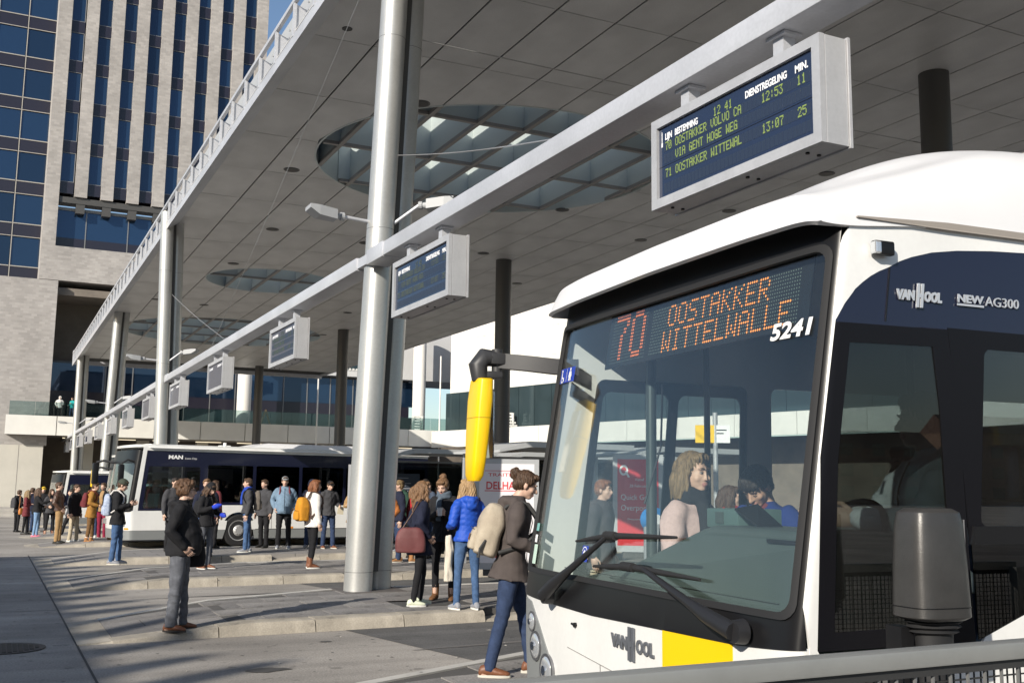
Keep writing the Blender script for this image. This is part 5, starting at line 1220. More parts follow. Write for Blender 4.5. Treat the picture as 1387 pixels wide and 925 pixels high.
def person(label,pos,face,h=1.72,sex='m',arms=('down','down'),legs='stand',top=None,hem=.86,fat=0,hood=None,quilt=0,trouser=None,fit=1.0,shoe=None,boot=0,hair=None,hs='short',hat=None,lean=0,hyaw=0,hpitch=0,scarf=None,glasses=0,res=0,skin=None,group='people waiting at the bus platforms',sit=0,collar=1,rx=0,shirt=None,open_=None,name='person',eyes='shut'):
    """face: 0 towards picture right, 90 away, 180 left, 270 to the camera"""
    k=h/1.75; d=RT*math.cos(R(face))+FW*math.sin(R(face)); rz=math.atan2(d.y,d.x)-math.pi/2
    t=thing(name,label,'person',pos,rz,group); rsd=abs(hash(label.encode()[:1]) if 0 else sum(map(ord,label)))%9999; rr=random.Random(rsd)
    vb,vh=((.013,.0065),(.018,.010),(.024,.016))[res]
    skin=skin or skin_m; fem=sex=='f'; sw=.165 if fem else .19; hw=.092 if fem else .09
    # ---- skeleton
    Lg={'stand':((3,2,5),(-2,3,3)),'shift':((6,8,6),(-3,2,1)),'walk':((24,10,2),(-20,14,1)),'stride':((26,4,3),(-22,22,2)),'wide':((0,2,10),(0,2,10)),'close':((1,2,1),(-1,2,1)),'sit':((85,88,6),(85,88,6)),'cross':((10,16,-2),(-6,4,4)),'step':((17,7,2),(-10,5,1))}[legs]
    pel=Vector((0,0,.93)); J={}
    low=9
    for s,(th,kn,sp) in ((-1,Lg[0]),(1,Lg[1])):
        hp=pel+Vector((s*hw,0,-.02)); a=R(th); d1=Vector((s*math.sin(R(sp))*.9,math.sin(a),-math.cos(a))).normalized()
        kne=hp+d1*.43; b=R(th-kn); d2=Vector((s*math.sin(R(sp))*.4,math.sin(b),-math.cos(b))).normalized(); an=kne+d2*.42
        J[s]=[hp,kne,an]; low=min(low,an.z)
    dz=.085-low if not sit else sit/k-pel.z
    pel=pel+Vector((0,0,dz))
    for s in J: J[s]=[p+Vector((0,0,dz)) for p in J[s]]
    LT=Matrix.Translation(pel)@Matrix.Rotation(-R(lean),4,'X')@Matrix.Translation(-Vector((0,0,.93)))
    up=lambda p: LT@Vector(p)
    A={}
    for s,nm in ((-1,arms[0]),(1,arms[1])):
        e,w_=ARM[nm]; sh=Vector((s*sw,0,1.42)); el=sh+Vector((s*e[0],e[1],e[2])); wr=sh+Vector((s*w_[0],w_[1],w_[2])); A[s]=[up(sh),up(el),up(wr)]
    HC=Vector((0,.035,1.635)); HM=LT@Matrix.Translation(Vector((0,.0,1.53)))@Matrix.Rotation(R(hyaw),4,'Z')@Matrix.Rotation(R(hpitch),4,'X')@Matrix.Translation(HC-Vector((0,0,1.53)))
    K=Matrix.Scale(k,4)
    def fin(me): me.transform(K); return me
    # ---- body: one continuous skin
    mb=MB()
    ring=lambda z,a,b,y=0,n=18: [up((a*math.cos(q),y+b*math.sin(q),z)) for q in [2*math.pi*i/n for i in range(n)]]
    sf=.92 if fem else 1
    TR=[(.86,.15,.10,0),(.92,.162,.108,0),(1.0,.155,.103,0),(1.08,.138*sf,.098,0),(1.2,.152*sf,.108,.004),(1.31,.17*sf,.115,.004),(1.39,.168*sf,.098,0),(1.44,.125*sf,.075,-.005),(1.48,.065,.06,-.005),(1.53,.052,.054,.0)]
    mb.loft([ring(*q) for q in TR])
    mb.tube([up((0,-.005,1.46)),up((0,.012,1.54)),HM@Vector((0,-.015,-.03))],[.056,.05,.05],14,round_=True)
    for s in (-1,1):
        a=A[s]; mb.tube([a[0],a[0].lerp(a[1],.5),a[1],a[1].lerp(a[2],.35),a[2]],[.044,.042,.036,.036,.026],10,round_=True)
        p=J[s]; mb.tube([p[0],p[0].lerp(p[1],.5),p[1],p[1].lerp(p[2],.35),p[2]],[.082,.07,.05,.05,.034],12,round_=True)
        f=(p[2]+Vector((0,.0,-.03))); mb.tube([f+Vector((0,-.05,-.02)),f+Vector((0,.05,-.01)),f+Vector((s*.01,.14,-.032))],[.03,.034,.022],10,round_=True)
    me=remesh(mb,.016 if res<2 else .022,2)
    bm=bmesh.new(); bm.from_mesh(me)
    # hands with fingers
    hb_=MB()
    for s in (-1,1):
        a=A[s]; fd=(a[2]-a[1]).normalized(); side=Vector((s,0,0)) if abs(fd.x)<.8 else Vector((0,1,0)); nrm=(fd.cross(Vector((0,1,0)) if abs(fd.y)<.7 else Vector((0,0,1)))).normalized()
        acr=fd.cross(nrm).normalized(); grip=arms[0 if s<0 else 1] in('hold','phone','strap','wheel','pocket','folded'); cu=.9 if grip else .35
        if nrm.x*s>0: nrm=-nrm       # palm side faces the body
        pc=a[2]+fd*.055
        hb_.loft([[a[2]-fd*.015+acr*x*.028+nrm*y*.02 for x,y in ((-1,-.6),(0,-1),(1,-.6),(1,.6),(0,1),(-1,.6))],[a[2]+fd*.04+acr*x*.040+nrm*y*.017 for x,y in ((-1,-.6),(0,-1),(1,-.6),(1,.6),(0,1),(-1,.6))],[a[2]+fd*.09+acr*x*.040+nrm*y*.012 for x,y in ((-1,-.6),(0,-1),(1,-.6),(1,.6),(0,1),(-1,.6))]])
        for i,ln in enumerate((.068,.078,.072,.056)):
            b0=a[2]+fd*.086+acr*(-.030+.020*i); d_=fd.copy(); pts=[b0-fd*.01]; q=b0
            for j in range(3):
                pts.append(q+d_*ln*(.42,.32,.26)[j]); q=pts[-1]; d_=(d_*math.cos(cu*.8)+nrm*math.sin(cu*.8)).normalized()
            hb_.tube(pts,[.0095,.009,.008,.006],6,round_=True)
        tb=a[2]+fd*.03+acr*-.034; hb_.tube([tb,tb+fd*.03+acr*-.022+nrm*.012,tb+fd*.058+acr*-.022+nrm*.026],[.013,.011,.008],6,round_=True)
    # head
    hd=MB(); hd.ell((0,-.015,.03),(.074,.094,.086),0,18,12); hd.ell((0,.020,-.025),(.060,.070,.088),0,18,12); hd.ell((0,.048,-.088),(.034,.034,.026)); 
    for s in (-1,1):
        hd.ell((s*.034,.052,-.032),(.026,.026,.024)); hd.ell((s*.077,-.008,-.012),(.011,.02,.031)); hd.ell((s*.028,.078,.022),(.024,.012,.008))
    hd.tube([(0,.083,.008),(0,.098,-.018),(0,.106,-.034)],[.009,.011,.014],8,round_=True); hd.ell((.011,.094,-.037),(.009,.009,.008)); hd.ell((-.011,.094,-.037),(.009,.009,.008))
    hd.ell((0,.083,-.062),(.023,.012,.006)); hd.ell((0,.082,-.072),(.02,.012,.007)); hd.tube([(0,-.02,-.02),(0,-.02,-.13)],[.05,.05],12)
    hm=remesh(hd,vh,3,.5); co=getco(hm); fc=[]
    for pl in hm.polygons: c=pl.center; fc.append(1 if (abs(c.x)<.023 and c.y>.078 and -.080<c.z<-.055) else 0)
    nv=len(bm.verts); bm.verts.ensure_lookup_table()
    def addm(vs,fs,mi):
        V=[bm.verts.new(v) for v in vs]
        for f,m_ in zip(fs,mi):
            try: q=bm.faces.new([V[i] for i in f]); q.material_index=m_; q.smooth=True
            except ValueError: pass
    addm([HM@v.co for v in hm.vertices],[tuple(p.vertices) for p in hm.polygons],fc)
    addm(hb_.v,hb_.f,[0]*len(hb_.f))
    bm.to_mesh(me); bm.free(); bpy.data.meshes.remove(hm); fin(me); me.materials.append(skin); me.materials.append(lip_m); me.polygons.foreach_set('use_smooth',[True]*len(me.polygons))
    obj('body',me,None,t)
    hp=lambda x,y,z: k*(HM@Vector((x,y,z)))
    def part(nm,mb,mm,smooth=60,voxel=None,disp=None,sm=2):
        if voxel: me=remesh(mb,voxel,sm)
        else: me=mb.mesh(nm,[],smooth)
        if disp: displace(me,*disp)
        fin(me); 
        if not me.materials: me.materials.append(mm)
        return obj(nm,me,None,t)
    if res<2:
        for s in (-1,1):
            if eyes=='open': mb=MB(); mb.ell(HM@Vector((s*.031,.0785,.000)),(.0125,.010,.0055),0,10,7); part('eye',mb,eye_w); mb=MB(); mb.ell(HM@Vector((s*.0325,.0865,.0005)),(.005,.0035,.0050),0,8,6); part('iris',mb,eye_d); mb=MB(); mb.tube([HM@Vector((s*.018,.086,.004)),HM@Vector((s*.031,.0885,.0075)),HM@Vector((s*.044,.079,.004))],[.0012,.002,.0012],5); part('eyelid',mb,brow_m)
            else: mb=MB(); mb.tube([HM@Vector((s*.019,.085,.000)),HM@Vector((s*.031,.0875,-.002)),HM@Vector((s*.043,.079,.000))],[.0015,.0028,.0015],6); part('eye',mb,brow_m)
            mb=MB(); mb.tube([HM@Vector((s*.012,.092,.022)),HM@Vector((s*.03,.090,.027)),HM@Vector((s*.048,.076,.022))],[.003,.004,.002],6); part('eyebrow',mb,brow_m)
    # ---- trousers
    mb=MB(); mb.loft([ring(*q) for q in [(.84,.15+.02*fit,.112,0),(.92,.168+.01*fit+fat*.03,.122+fat*.05,fat*.02),(1.0,.162+.01*fit+fat*.04,.118+fat*.09,fat*.04),(1.06,.150+fat*.04,.11+fat*.1,fat*.05)]])
    for s in (-1,1):
        p=J[s]; fr=fit
        q3=p[2]+Vector((0,0,.10 if boot else -.03))
        mb.tube([p[0]+Vector((0,0,.0)),p[0].lerp(p[1],.5),p[1],p[1].lerp(p[2],.4),q3],[.092+.008*fr,.070+.016*fr,.048+.018*fr,.044+.02*fr,.032+.028*fr],14,round_=False)
    me=remesh(mb,vb,2); co=getco(me); amp=.006*fit
    zz=co[:,2]; no=getno(me); f=.8*amp*((1-2*np.abs(np.sin(zz*21+2.2*np.sin(co[:,0]*9+rsd)+5*snoise(co,5,rsd+2))))*(.35+.65*np.exp(-((zz-.50)/.16)**2)+.6*np.exp(-((zz-.12)/.1)**2)))+snoise(co,16,rsd)*.003
    setco(me,co+no*f[:,None])
    bm=bmesh.new(); bm.from_mesh(me); iv=LT.inverted(); bmesh.ops.delete(bm,geom=[q for q in bm.faces if (iv@q.calc_center_median()).z>hem+.02],context='FACES'); bm.to_mesh(me); bm.free()
    fin(me); me.materials.append(trouser); obj('trousers',me,None,t)
    # ---- shoes
    for s in (-1,1):
        p=J[s][2]; yb=.0
        an=p+Vector((0,0,-.085)); fl=Matrix.Translation(an)
        lift=0 if p.z<.1 else min(25,(p.z-.085)*160)
        RM=Matrix.Translation(Vector((p.x,p.y,p.z-.085)))@Matrix.Rotation(-R(lift),4,'X')@Matrix.Rotation(-s*R(8),4,'Z')
        sh=MB(); ov=lambda y,w,z0,h_,n=14:[RM@Vector((w*math.cos(q),y,z0+h_/2+h_/2*math.sin(q))) for q in [2*math.pi*i/n for i in range(n)]]
        sh.loft([ov(-.085,.022,.015,.05),ov(-.07,.036,.012,.085),ov(-.03,.042,.012,.10),ov(.02,.041,.012,.095),ov(.07,.046,.012,.07),ov(.12,.046,.012,.055),ov(.165,.034,.012,.042),ov(.185,.015,.014,.028)])
        if boot: sh.tube([RM@Vector((0,-.02,.06)),RM@Vector((0,-.022,.13)),RM@Vector((0,-.02,.135+.1*boot))],[.05,.052,.056],12)
        o=part('shoe',sh,shoe[0],voxel=.008 if res==0 else .012,sm=2)
        so=MB(); n=16; pr=[(.04*math.cos(q)*(1.1 if math.sin(q)>0 else .95),.05+.142*math.sin(q)) for q in [2*math.pi*i/n for i in range(n)]]
        so.prism([RM@Vector((x,y,0)) for x,y in pr],RM.to_3x3()@Vector((0,0,.024))); me=so.mesh('sole',[shoe[1]],30); fin(me); q=obj('sole',me,None,o)
    # ---- top garment
    if top:
        g=.018 if not fem else .014; mb=MB(); hz=hem; fl=(1.0-hz)
        sw_=.022 if Lg[0][0]<7 else .05
        rows=[(hz,.188+.10*max(0,.9-hz)*1.0+g,.128+sw_+g+.06*max(0,.9-hz)+fat*.05,.004+fat*.03),(min(.97,hz+.06),.178+g+.02*(hz<.8)+fat*.03,.124+sw_*.7+g+fat*.10,fat*.055),(1.0,.158+g+fat*.04,.112+g+fat*.13,fat*.07),(1.08,.146*sf+g+fat*.05,.108+g+fat*.13,fat*.075),(1.2,.158*sf+g+fat*.045,.115+g+fat*.09,fat*.05),(1.31,.176*sf+g+fat*.02,.12+g+fat*.04,.01),(1.39,.178*sf+g,.104+g,0),(1.445,.140*sf+g,.082+g,-.006),(1.485,.076+g*.5,.068+g*.4,-.006),(1.505+.02*collar,.064+.01*collar,.064,.0)]
        mb.loft([ring(*q) for q in rows])
        for s in (-1,1):
            a=A[s]; e_=a[2].lerp(a[1],.06); mb.tube([a[0]+Vector((-s*.02,0,-.015)),a[0].lerp(a[1],.3),a[0].lerp(a[1],.65),a[1],a[1].lerp(e_,.4),e_],[.068+g*.6,.063+g,.056+g,.050+g,.045+g,.036+g*.8],14,round_=True)
        if hood=='down':
            mb.tube([up((-.075,.05,1.46)),up((-.095,-.03,1.475)),up((-.06,-.10,1.47)),up((0,-.125,1.455)),up((.06,-.10,1.47)),up((.095,-.03,1.475)),up((.075,.05,1.46))],[.03,.04,.05,.058,.05,.04,.03],10,round_=True)
            mb.ell(up((0,-.125,1.40)),(.085,.045,.085))
        if hood=='fur': mb.ell(up((0,-.11,1.42)),(.11,.06,.08))
        me=remesh(mb,vb,2); co=getco(me); no=getno(me); zz=co[:,2]
        if quilt: 
            f=.0065*np.abs(np.sin(zz*math.pi/.075+(.8*np.sin(co[:,0]*9) if quilt==2 else 0)))**.6-.003
            if quilt==2: f+=.0035*np.abs(np.sin((co[:,0]-zz)*40))**.5
            f+=snoise(co,22,rsd)*.0025
        else: f=.0085*(1-2*np.abs(np.sin(zz*17+3.2*np.sin(co[:,0]*10+rsd)+3*np.sin(co[:,1]*11+1))))*(.35+.5*np.abs(snoise(co,7,rsd+1)))+snoise(co,24,rsd)*.003
        setco(me,co+no*f[:,None])
        mats_=[top]; mi=[0]*len(me.polygons)
        if open_ or shirt:
            mats_.append(open_ or shirt)
            for i,pl in enumerate(me.polygons):
                c=LT.inverted()@pl.center
                if c.y>.05 and abs(c.x)<(.035+.06*max(0,c.z-1.2) if shirt else .05) and c.z<1.5 and pl.normal.y>.3: mi[i]=1
        for q in mats_: me.materials.append(q)
        me.polygons.foreach_set('material_index',mi); fin(me); jk=obj('jacket',me,None,t)
        if res<2 and not shirt:
            mb=MB(); pts=[]
            for i in range(9):
                z=hz+.04+(1.46-hz-.04)*i/8; pts.append(z)
            # zip line down the front, on the fabric
            pr=[up((0,np.interp(z,[q[0] for q in rows],[q[2]+q[3] for q in rows])+.006,z)) for z in pts]; mb.tube(pr,.004,5); me=mb.mesh('zip',[black],60); fin(me); obj('zip',me,None,jk)
    if scarf:
        mb=MB()
        for j,(rr_,z,ra) in enumerate(((.082,1.475,.036),(.078,1.515,.034))):
            pts=[up((rr_*math.cos(q),.012+rr_*1.0*math.sin(q),z+.012*math.sin(2*q+j))) for q in [2*math.pi*i/14 for i in range(15)]]; mb.tube(pts,[ra*(1+.15*math.sin(i*2.3+j)) for i in range(15)],9)
        mb.tube([up((.03,.09,1.48)),up((.05,.135,1.40)),up((.055,.15,1.25)),up((.05,.155,1.12))],[.035,.042,.045,.04],8,sx=1.0)
        part('scarf',mb,scarf,voxel=vb,disp=(.006,40,rsd))
    # ---- hair
    if hair:
        mb=MB(); HV=lambda x,y,z:HM@Vector((x,y,z)); M3=HM.to_3x3().to_4x4()
        def E(c,r): mb.ell(HV(*c),r,0,18,12,M3)
        if hs!='bald':
            E((0,-.022,.045),(.083,.096,.084))
            if hat!='hoodup': E((0,-.045,.0),(.080,.075,.07))
            for s in (-1,1): E((s*.066,.004,.04),(.022,.045,.045))
            E((0,.055,.085),(.062,.035,.03))
        if hs=='curly':
            E((0,-.02,.055),(.098,.108,.082)); E((0,-.055,.0),(.092,.075,.085)); E((0,.06,.085),(.075,.04,.04))
            for s in (-1,1): E((s*.080,-.005,.01),(.024,.05,.07))
            for i in range(46):
                a,b=rr.uniform(0,6.28),rr.uniform(-.1,1.3); E((.093*math.cos(a)*math.cos(b),-.02+.105*math.sin(a)*math.cos(b)-.012,.045+.085*math.sin(b)),(.02,.02,.02)) if math.sin(a)<.72 or b>.85 else None
        if hs=='short': E((0,-.06,-.02),(.068,.05,.06))
        if hs=='fringe': E((0,.065,.055),(.07,.036,.045)); E((0,-.06,-.03),(.074,.05,.06))
        if hs in('long','wavy','bob'):
            ln={'long':.40,'wavy':.33,'bob':.185}[hs]
            for s in (-1,1):
                E((s*.076,-.018,-.03),(.020,.050,.085))
                mb.tube([HV(s*.06,-.03,.03),HV(s*.082,-.025,-.06),HV(s*.082,-.035,-.14),HV(s*.07,-.05,-ln*.9)],[.04,.042,.046 if hs!='bob' else .04,.018 if hs=='long' else .026],10)
                if hs!='bob': mb.tube([HV(s*.066,.045,.05),HV(s*.086,.035,-.05),HV(s*.10,.045,-.17),HV(s*.085,.06,-ln*.85)],[.018,.026,.034,.012],8)
                else: mb.tube([HV(s*.064,.028,.06),HV(s*.082,.012,-.02),HV(s*.080,.010,-.10),HV(s*.072,.010,-.165)],[.014,.02,.024,.012],8)
            mb.tube([HV(0,-.07,.06),HV(0,-.10,-.05),HV(0,-.105,-.16),HV(0,-.11,-ln)],[.06,.07,.072 if hs!='bob' else .055,.03 if hs=='long' else .04],12)
        if hs=='bun': E((0,-.075,.135),(.045,.045,.04)); E((0,-.09,.11),(.03,.03,.03)); E((.03,-.06,.14),(.025,.025,.02))
        if hs=='lowbun': E((0,-.125,.06),(.05,.046,.05)); E((.02,-.15,.075),(.026,.026,.026)); E((-.02,-.13,.095),(.026,.026,.022)); E((0,-.07,-.01),(.07,.05,.06))
        if hs=='pony': mb.tube([HV(0,-.10,.05),HV(0,-.145,.02),HV(0,-.15,-.10),HV(0,-.13,-.2)],[.03,.034,.032,.012],10)
        vx=(.0075,.012,.017)[res]
        me=remesh(mb,vx,2); inv=HM.inverted(); co=getco(me); no=getno(me)
        lc=np.array([(inv@Vector(c))[:] for c in co]); ang=np.arctan2(lc[:,0],lc[:,1]+.02)
        f=.0045*np.sin(ang*26+5*np.sin(lc[:,2]*18+rsd))*(1 if hs!='curly' else .3)+snoise(lc,45 if hs!='curly' else 75,rsd)*(.003 if hs!='curly' else .009)
        if hs=='wavy': f+=.007*np.sin(lc[:,2]*55+3*np.sin(ang*5))*(lc[:,2]<-.02)
        setco(me,co+no*f[:,None])
        if res<2 and hs!='curly': strands(me,HM,450 if res==0 else 200,rr,hs)
        elif hs=='curly': strands(me,HM,500,rr,hs)
        fin(me); me.materials.append(hair); obj('hair',me,None,t)
    M3=HM.to_3x3().to_4x4()
    if hat:
        kind_,hm_=hat; mb=MB()
        if kind_=='beanie': mb.ell(HM@Vector((0,-.018,.058)),(.090,.104,.088),0,18,12,M3); mb.tube([HM@Vector((.090*math.cos(q),-.015+.103*math.sin(q),.040)) for q in [2*math.pi*i/20 for i in range(21)]],.014,8); part('hat',mb,hm_,voxel=vh*1.3,disp=(.003,60,rsd))
        elif kind_=='cap':
            mb.ell(HM@Vector((0,-.012,.062)),(.086,.102,.072),0,18,12,M3); o=part('hat',mb,hm_,voxel=vh*1.3)
            mb=MB(); mb.prism([HM@Vector((.075*math.sin(q),.075+.075*math.cos(q)*.95,.052-.018*math.cos(q))) for q in [math.pi*(-.5+i/10) for i in range(11)]],M3@Vector((0,0,.009,)) if 0 else (HM.to_3x3()@Vector((0,0,.009)))); me=mb.mesh('brim',[hm_],40); fin(me); obj('brim',me,None,o)
        elif kind_=='hoodup':
            mb.ell(HM@Vector((0,-.03,.035)),(.105,.118,.115),0,18,12,M3); mb.tube([HM@Vector((.09*math.cos(q),.055,.02+.115*math.sin(q))) for q in [math.pi*(-.25+1.5*i/14) for i in range(15)]],.022,8); mb.tube([HM@Vector((0,-.05,-.06)),up((0,-.05,1.44))],[.085,.11],12); part('hood',mb,hm_,voxel=vh*1.5,disp=(.004,30,rsd))
    if glasses:
        mb=MB()
        for s in (-1,1): mb.tube([HM@Vector((s*.033+.023*math.cos(q),.098,.0+.018*math.sin(q))) for q in [2*math.pi*i/14 for i in range(15)]],.0022,5); mb.tube([HM@Vector((s*.056,.097,.004)),HM@Vector((s*.078,.0,.006))],.0022,5)
        mb.tube([HM@Vector((-.01,.1,.002)),HM@Vector((.01,.1,.002))],.0022,5); part('glasses',mb,black)
    t['_k']=k; del t['_k']
    WM=Matrix.Translation(Vector(pos))@Matrix.Rotation(rz,4,'Z')
    return dict(t=t,k=k,up=lambda x,y,z: WM@(k*up((x,y,z))),dir=lambda v:WM.to_3x3()@(LT.to_3x3()@Vector(v)),A={s:[WM@(k*p) for p in A[s]] for s in A},rz=rz,res=res,head=lambda x,y,z: WM@hp(x,y,z),lean=lean)
def rbag(w_,d_,h_,taper=.8):
    mb=MB(); n=20; sq=lambda c,e=.55: math.copysign(abs(c)**e,c)
    for_=[]; 
    for z,f in ((0,.75),(.04,.95),(.3,1.0),(.6,.97),(.85,taper),(.97,taper*.75),(1,taper*.4)):
        for_.append([(w_/2*f*sq(math.cos(q)),d_/2*(f if z>.8 or z<.1 else 1)*sq(math.sin(q)),z*h_) for q in [2*math.pi*i/n for i in range(n)]])
    mb.loft(for_); return mb
def backpack(P,label,mm,strap=None,w_=.30,d_=.17,h_=.44,z=1.0,y=-.215,pocket=True,cat='backpack',dx=0,tilt=0,slack=.006,patch=0):
    strap=strap or black; b=thing('backpack',label,cat,P['up'](dx,y,z),P['rz']); b.rotation_euler=(-R(P['lean']+tilt),0,P['rz']); k=P['k']
    me=remesh(rbag(w_,d_,h_),.012 if P['res']<2 else .018,2); displace(me,slack,16 if slack>.01 else 22,len(label)); me.materials.append(mm); me.transform(Matrix.Scale(k,4)); bd=obj('bag_body',me,None,b)
    if pocket:
        mb=rbag(w_*.75,d_*.4,h_*.42); mb.v=[(x,yy-d_*.48,zz+h_*.06) for x,yy,zz in mb.v]; me=remesh(mb,.012 if P['res']<2 else .018,2); me.materials.append(mm); me.transform(Matrix.Scale(k,4)); pk=obj('pocket',me,None,b)
        mb=MB(); mb.tube([(-w_*.33,-d_*.66,h_*.44),(0,-d_*.70,h_*.455),(w_*.33,-d_*.66,h_*.44)],.004,5); mb.v=[tuple(c*k for c in v) for v in mb.v]; obj('zip',mb,black,pk)
    if patch:
        mb=MB(); mb.box((w_*.12,-d_*.72,h_*.22),(w_*.30,-d_*.695,h_*.34)); mb.v=[tuple(c*k for c in v) for v in mb.v]; obj('label_patch',mb,MATS['maroon leather'],b)
        mb=MB(); mb.tube([(-w_*.5,-.02,h_*.30),(-w_*.53,-.04,h_*.12),(-w_*.50,-.03,-.04)],.012,6); mb.tube([(w_*.5,-.02,h_*.30),(w_*.53,-.05,h_*.12),(w_*.52,-.04,-.02)],.012,6); mb.v=[tuple(c*k for c in v) for v in mb.v]; obj('side_strap',mb,strap,b,smooth=60)
    for s in (-1,1):
        mb=MB(); dz=z; pts=[(s*.09,.06,h_*.95),(s*.10,.12,1.46-dz+.045),(s*.105,.22,1.47-dz+.035),(s*.115,.335,1.40-dz),(s*.125,.34,1.28-dz),(s*.15,.26,1.15-dz),(s*.15,.10,.06)]
        pts=[(x,yy*(-y/.215),zz) for x,yy,zz in pts]
        mb.tube(pts,[.02]*len(pts),6); mb.v=[tuple(c*k for c in v) for v in mb.v]; obj('strap',mb,strap,b,smooth=60)
    mb=MB(); mb.tube([(-.03,.05,h_*.97),(0,.05,h_*1.04),(.03,.05,h_*.97)],.007,6); mb.v=[tuple(c*k for c in v) for v in mb.v]; obj('handle',mb,strap,b,smooth=60)
    return b
def shoulderbag(P,label,mm,side=1,x=.27,y=-.02,z=.78,w_=.36,d_=.14,h_=.30,strap=None,cat='shoulder bag',yaw=90,tilt=0):
    b=thing('shoulder_bag',label,cat,P['up'](side*x,y,z),P['rz']+R(yaw)); k=P['k']; b.rotation_euler=(0,R(tilt),P['rz']+R(yaw))
    me=remesh(rbag(w_,d_,h_,.85),.012 if P['res']<2 else .018,2); displace(me,.007,18,len(label)); me.materials.append(mm); me.transform(Matrix.Scale(k,4)); obj('bag_body',me,None,b)
    iv=(Matrix.Translation(b.location)@b.rotation_euler.to_matrix().to_4x4()).inverted()
    top=P['up'](side*.13,-.01,1.49); e0=P['up'](side*(x-.02),y-.13,z+h_*.9); e1=P['up'](side*(x-.02),y+.13,z+h_*.9)
    mb=MB(); mb.tube([iv@e0,iv@(e0.lerp(top,.5)+P['dir']((side*.04,-.02,0))),iv@(top+P['dir']((side*.02,-.03,.01))),iv@(top+P['dir']((side*.02,.03,.0))),iv@(e1.lerp(top,.5)+P['dir']((side*.04,.02,0))),iv@e1],[.011]*6,7); obj('strap',mb,strap or mm,b,smooth=60)
    return b
# ================================================================ cast
blk=fab('black fabric',(.014,.014,.016)); nvy=fab('navy fabric',(.014,.017,.035)); dkg=fab('dark grey fabric',(.05,.05,.055)); chj=fab('grey denim',(.10,.105,.12),var=.3,vs=14); jean=fab('blue denim',(.055,.105,.21),var=.3,vs=14); jeand=fab('dark denim',(.028,.045,.095),var=.28,vs=14); jeanl=fab('light denim',(.17,.27,.42),var=.25,vs=14); blkj=fab('black trousers',(.012,.012,.014))
tan=fab('tan cotton',(.30,.19,.09)); crm=fab('cream cotton',(.42,.36,.26)); ochre=fab('ochre coat',(.30,.15,.035)); leath=mat('brown leather',(.07,.035,.022),.45,var=.3,vs=9,bump=.3,bs=60); wtc=fab('white jacket',(.66,.63,.60)); hoodb=fab('blue grey hoodie',(.15,.22,.30)); roy=fab('royal blue puffer',(.018,.075,.42),.45,var=.10); pinkc=fab('pink wool coat',(.52,.38,.36),var=.1,vs=60); parka=fab('grey brown parka',(.075,.062,.058)); ornj=fab('rust jacket',(.32,.11,.03)); redf=fab('red knit',(.38,.025,.03)); mar=fab('maroon cloth',(.14,.03,.035)); teal=fab('teal jacket',(.02,.30,.30)); slate=fab('slate blue fabric',(.06,.08,.12))
brl=mat('brown shoe leather',(.17,.065,.03),.5,var=.25,vs=12); tanl=mat('tan boot suede',(.30,.14,.05),.8,var=.2,vs=12); whs=mat('white sneaker',(.62,.62,.58),.6,var=.08,vs=20); gys=mat('grey sneaker',(.24,.25,.28),.7,var=.15,vs=20); bks=mat('black shoe',(.02,.02,.02),.45); pks=mat('pink sneaker',(.65,.18,.25),.6); sol=mat('pale sole',(.5,.48,.42),.7); sold=mat('dark sole',(.03,.025,.02),.7); neon=mat('pale neon sneaker',(.62,.66,.50),.6,var=.12,vs=25)
W_=0.15
P=person('curly haired man in a black hooded jacket and grey jeans, hands in pockets',(2.06,13.08,.088),8,1.715,'m',('pocket','pocket'),'stand',top=blk,hem=.86,fat=.6,hood='down',trouser=chj,fit=1.55,shoe=(brl,sold),hair=hairmat('mid brown hair',(.115,.062,.034)),hs='curly',glasses=1,hyaw=6)
shoulderbag(P,'black shoulder bag on the far hip of the curly haired man',blk,side=-1,x=.26,y=.10,z=.70,w_=.32,d_=.13,h_=.34)
P=person('girl with black knit hat, dark padded jacket and bright blue gloves looking down',(3.85,21.5,W_),330,1.66,'f',('bent','hold'),'close',top=blk,hem=.84,quilt=1,trouser=chj,fit=.55,shoe=(brl,whs),hair=H_br,hs='wavy',hat=('beanie',blk),hpitch=-28,res=1)
gl=fab('blue glove knit',(.02,.05,.45))
for s,lb in ((-1,'bright blue glove on the hand of the girl with the black hat'),(1,'bright blue glove held in front by the girl with the black hat')):
    mb=MB(); a=P['A'][s]; d=(a[2]-a[1]).normalized(); mb.tube([Vector((0,0,0)),d*.06,d*.12,d*.17],[.036,.05,.05,.03],10,round_=True); mb.ell(d*.08+Vector((.03,0,.02)),(.03,.03,.03)); me=remesh(mb,.01,2); me.materials.append(gl); o=obj('glove',me,None,loc=a[2]-d*.01); tag(o,lb,'glove',None)
backpack(P,'black day bag on the back of the girl with the black hat',blk,w_=.28,h_=.36,z=1.02,pocket=False)
person('young man in a navy jacket standing close behind the girl with blue gloves',(4.5,25.3,W_),285,1.74,'m',('down','down'),'stand',top=nvy,hem=.86,hood='down',trouser=jeand,shoe=(bks,sold),hair=H_lb,hs='short',hyaw=-15,res=1)
P=person('young man with a grey backpack, blue collar and jeans looking left by the bus wheel',(5.75,26.6,W_),195,1.78,'m',('down','down'),'stand',top=dkg,hem=.90,hood=None,trouser=jean,fit=.9,shoe=(gys,whs),hair=H_br,hs='short',scarf=fab('blue scarf',(.02,.06,.35)),res=1)
backpack(P,'grey brown backpack on the young man with the blue collar',fab('grey brown canvas',(.15,.13,.11)),z=.98,h_=.48)
P=person('heavyset man in a grey cap and pale blue hooded sweater facing the lane',(6.95,27.8,W_),283,1.84,'m',('pocket','pocket'),'stand',top=hoodb,hem=.84,fat=.75,hood='down',trouser=blkj,fit=1.2,shoe=(gys,whs),hair=H_br,hs='short',hat=('cap',mat('grey cap',(.24,.25,.26),.8)),res=1)
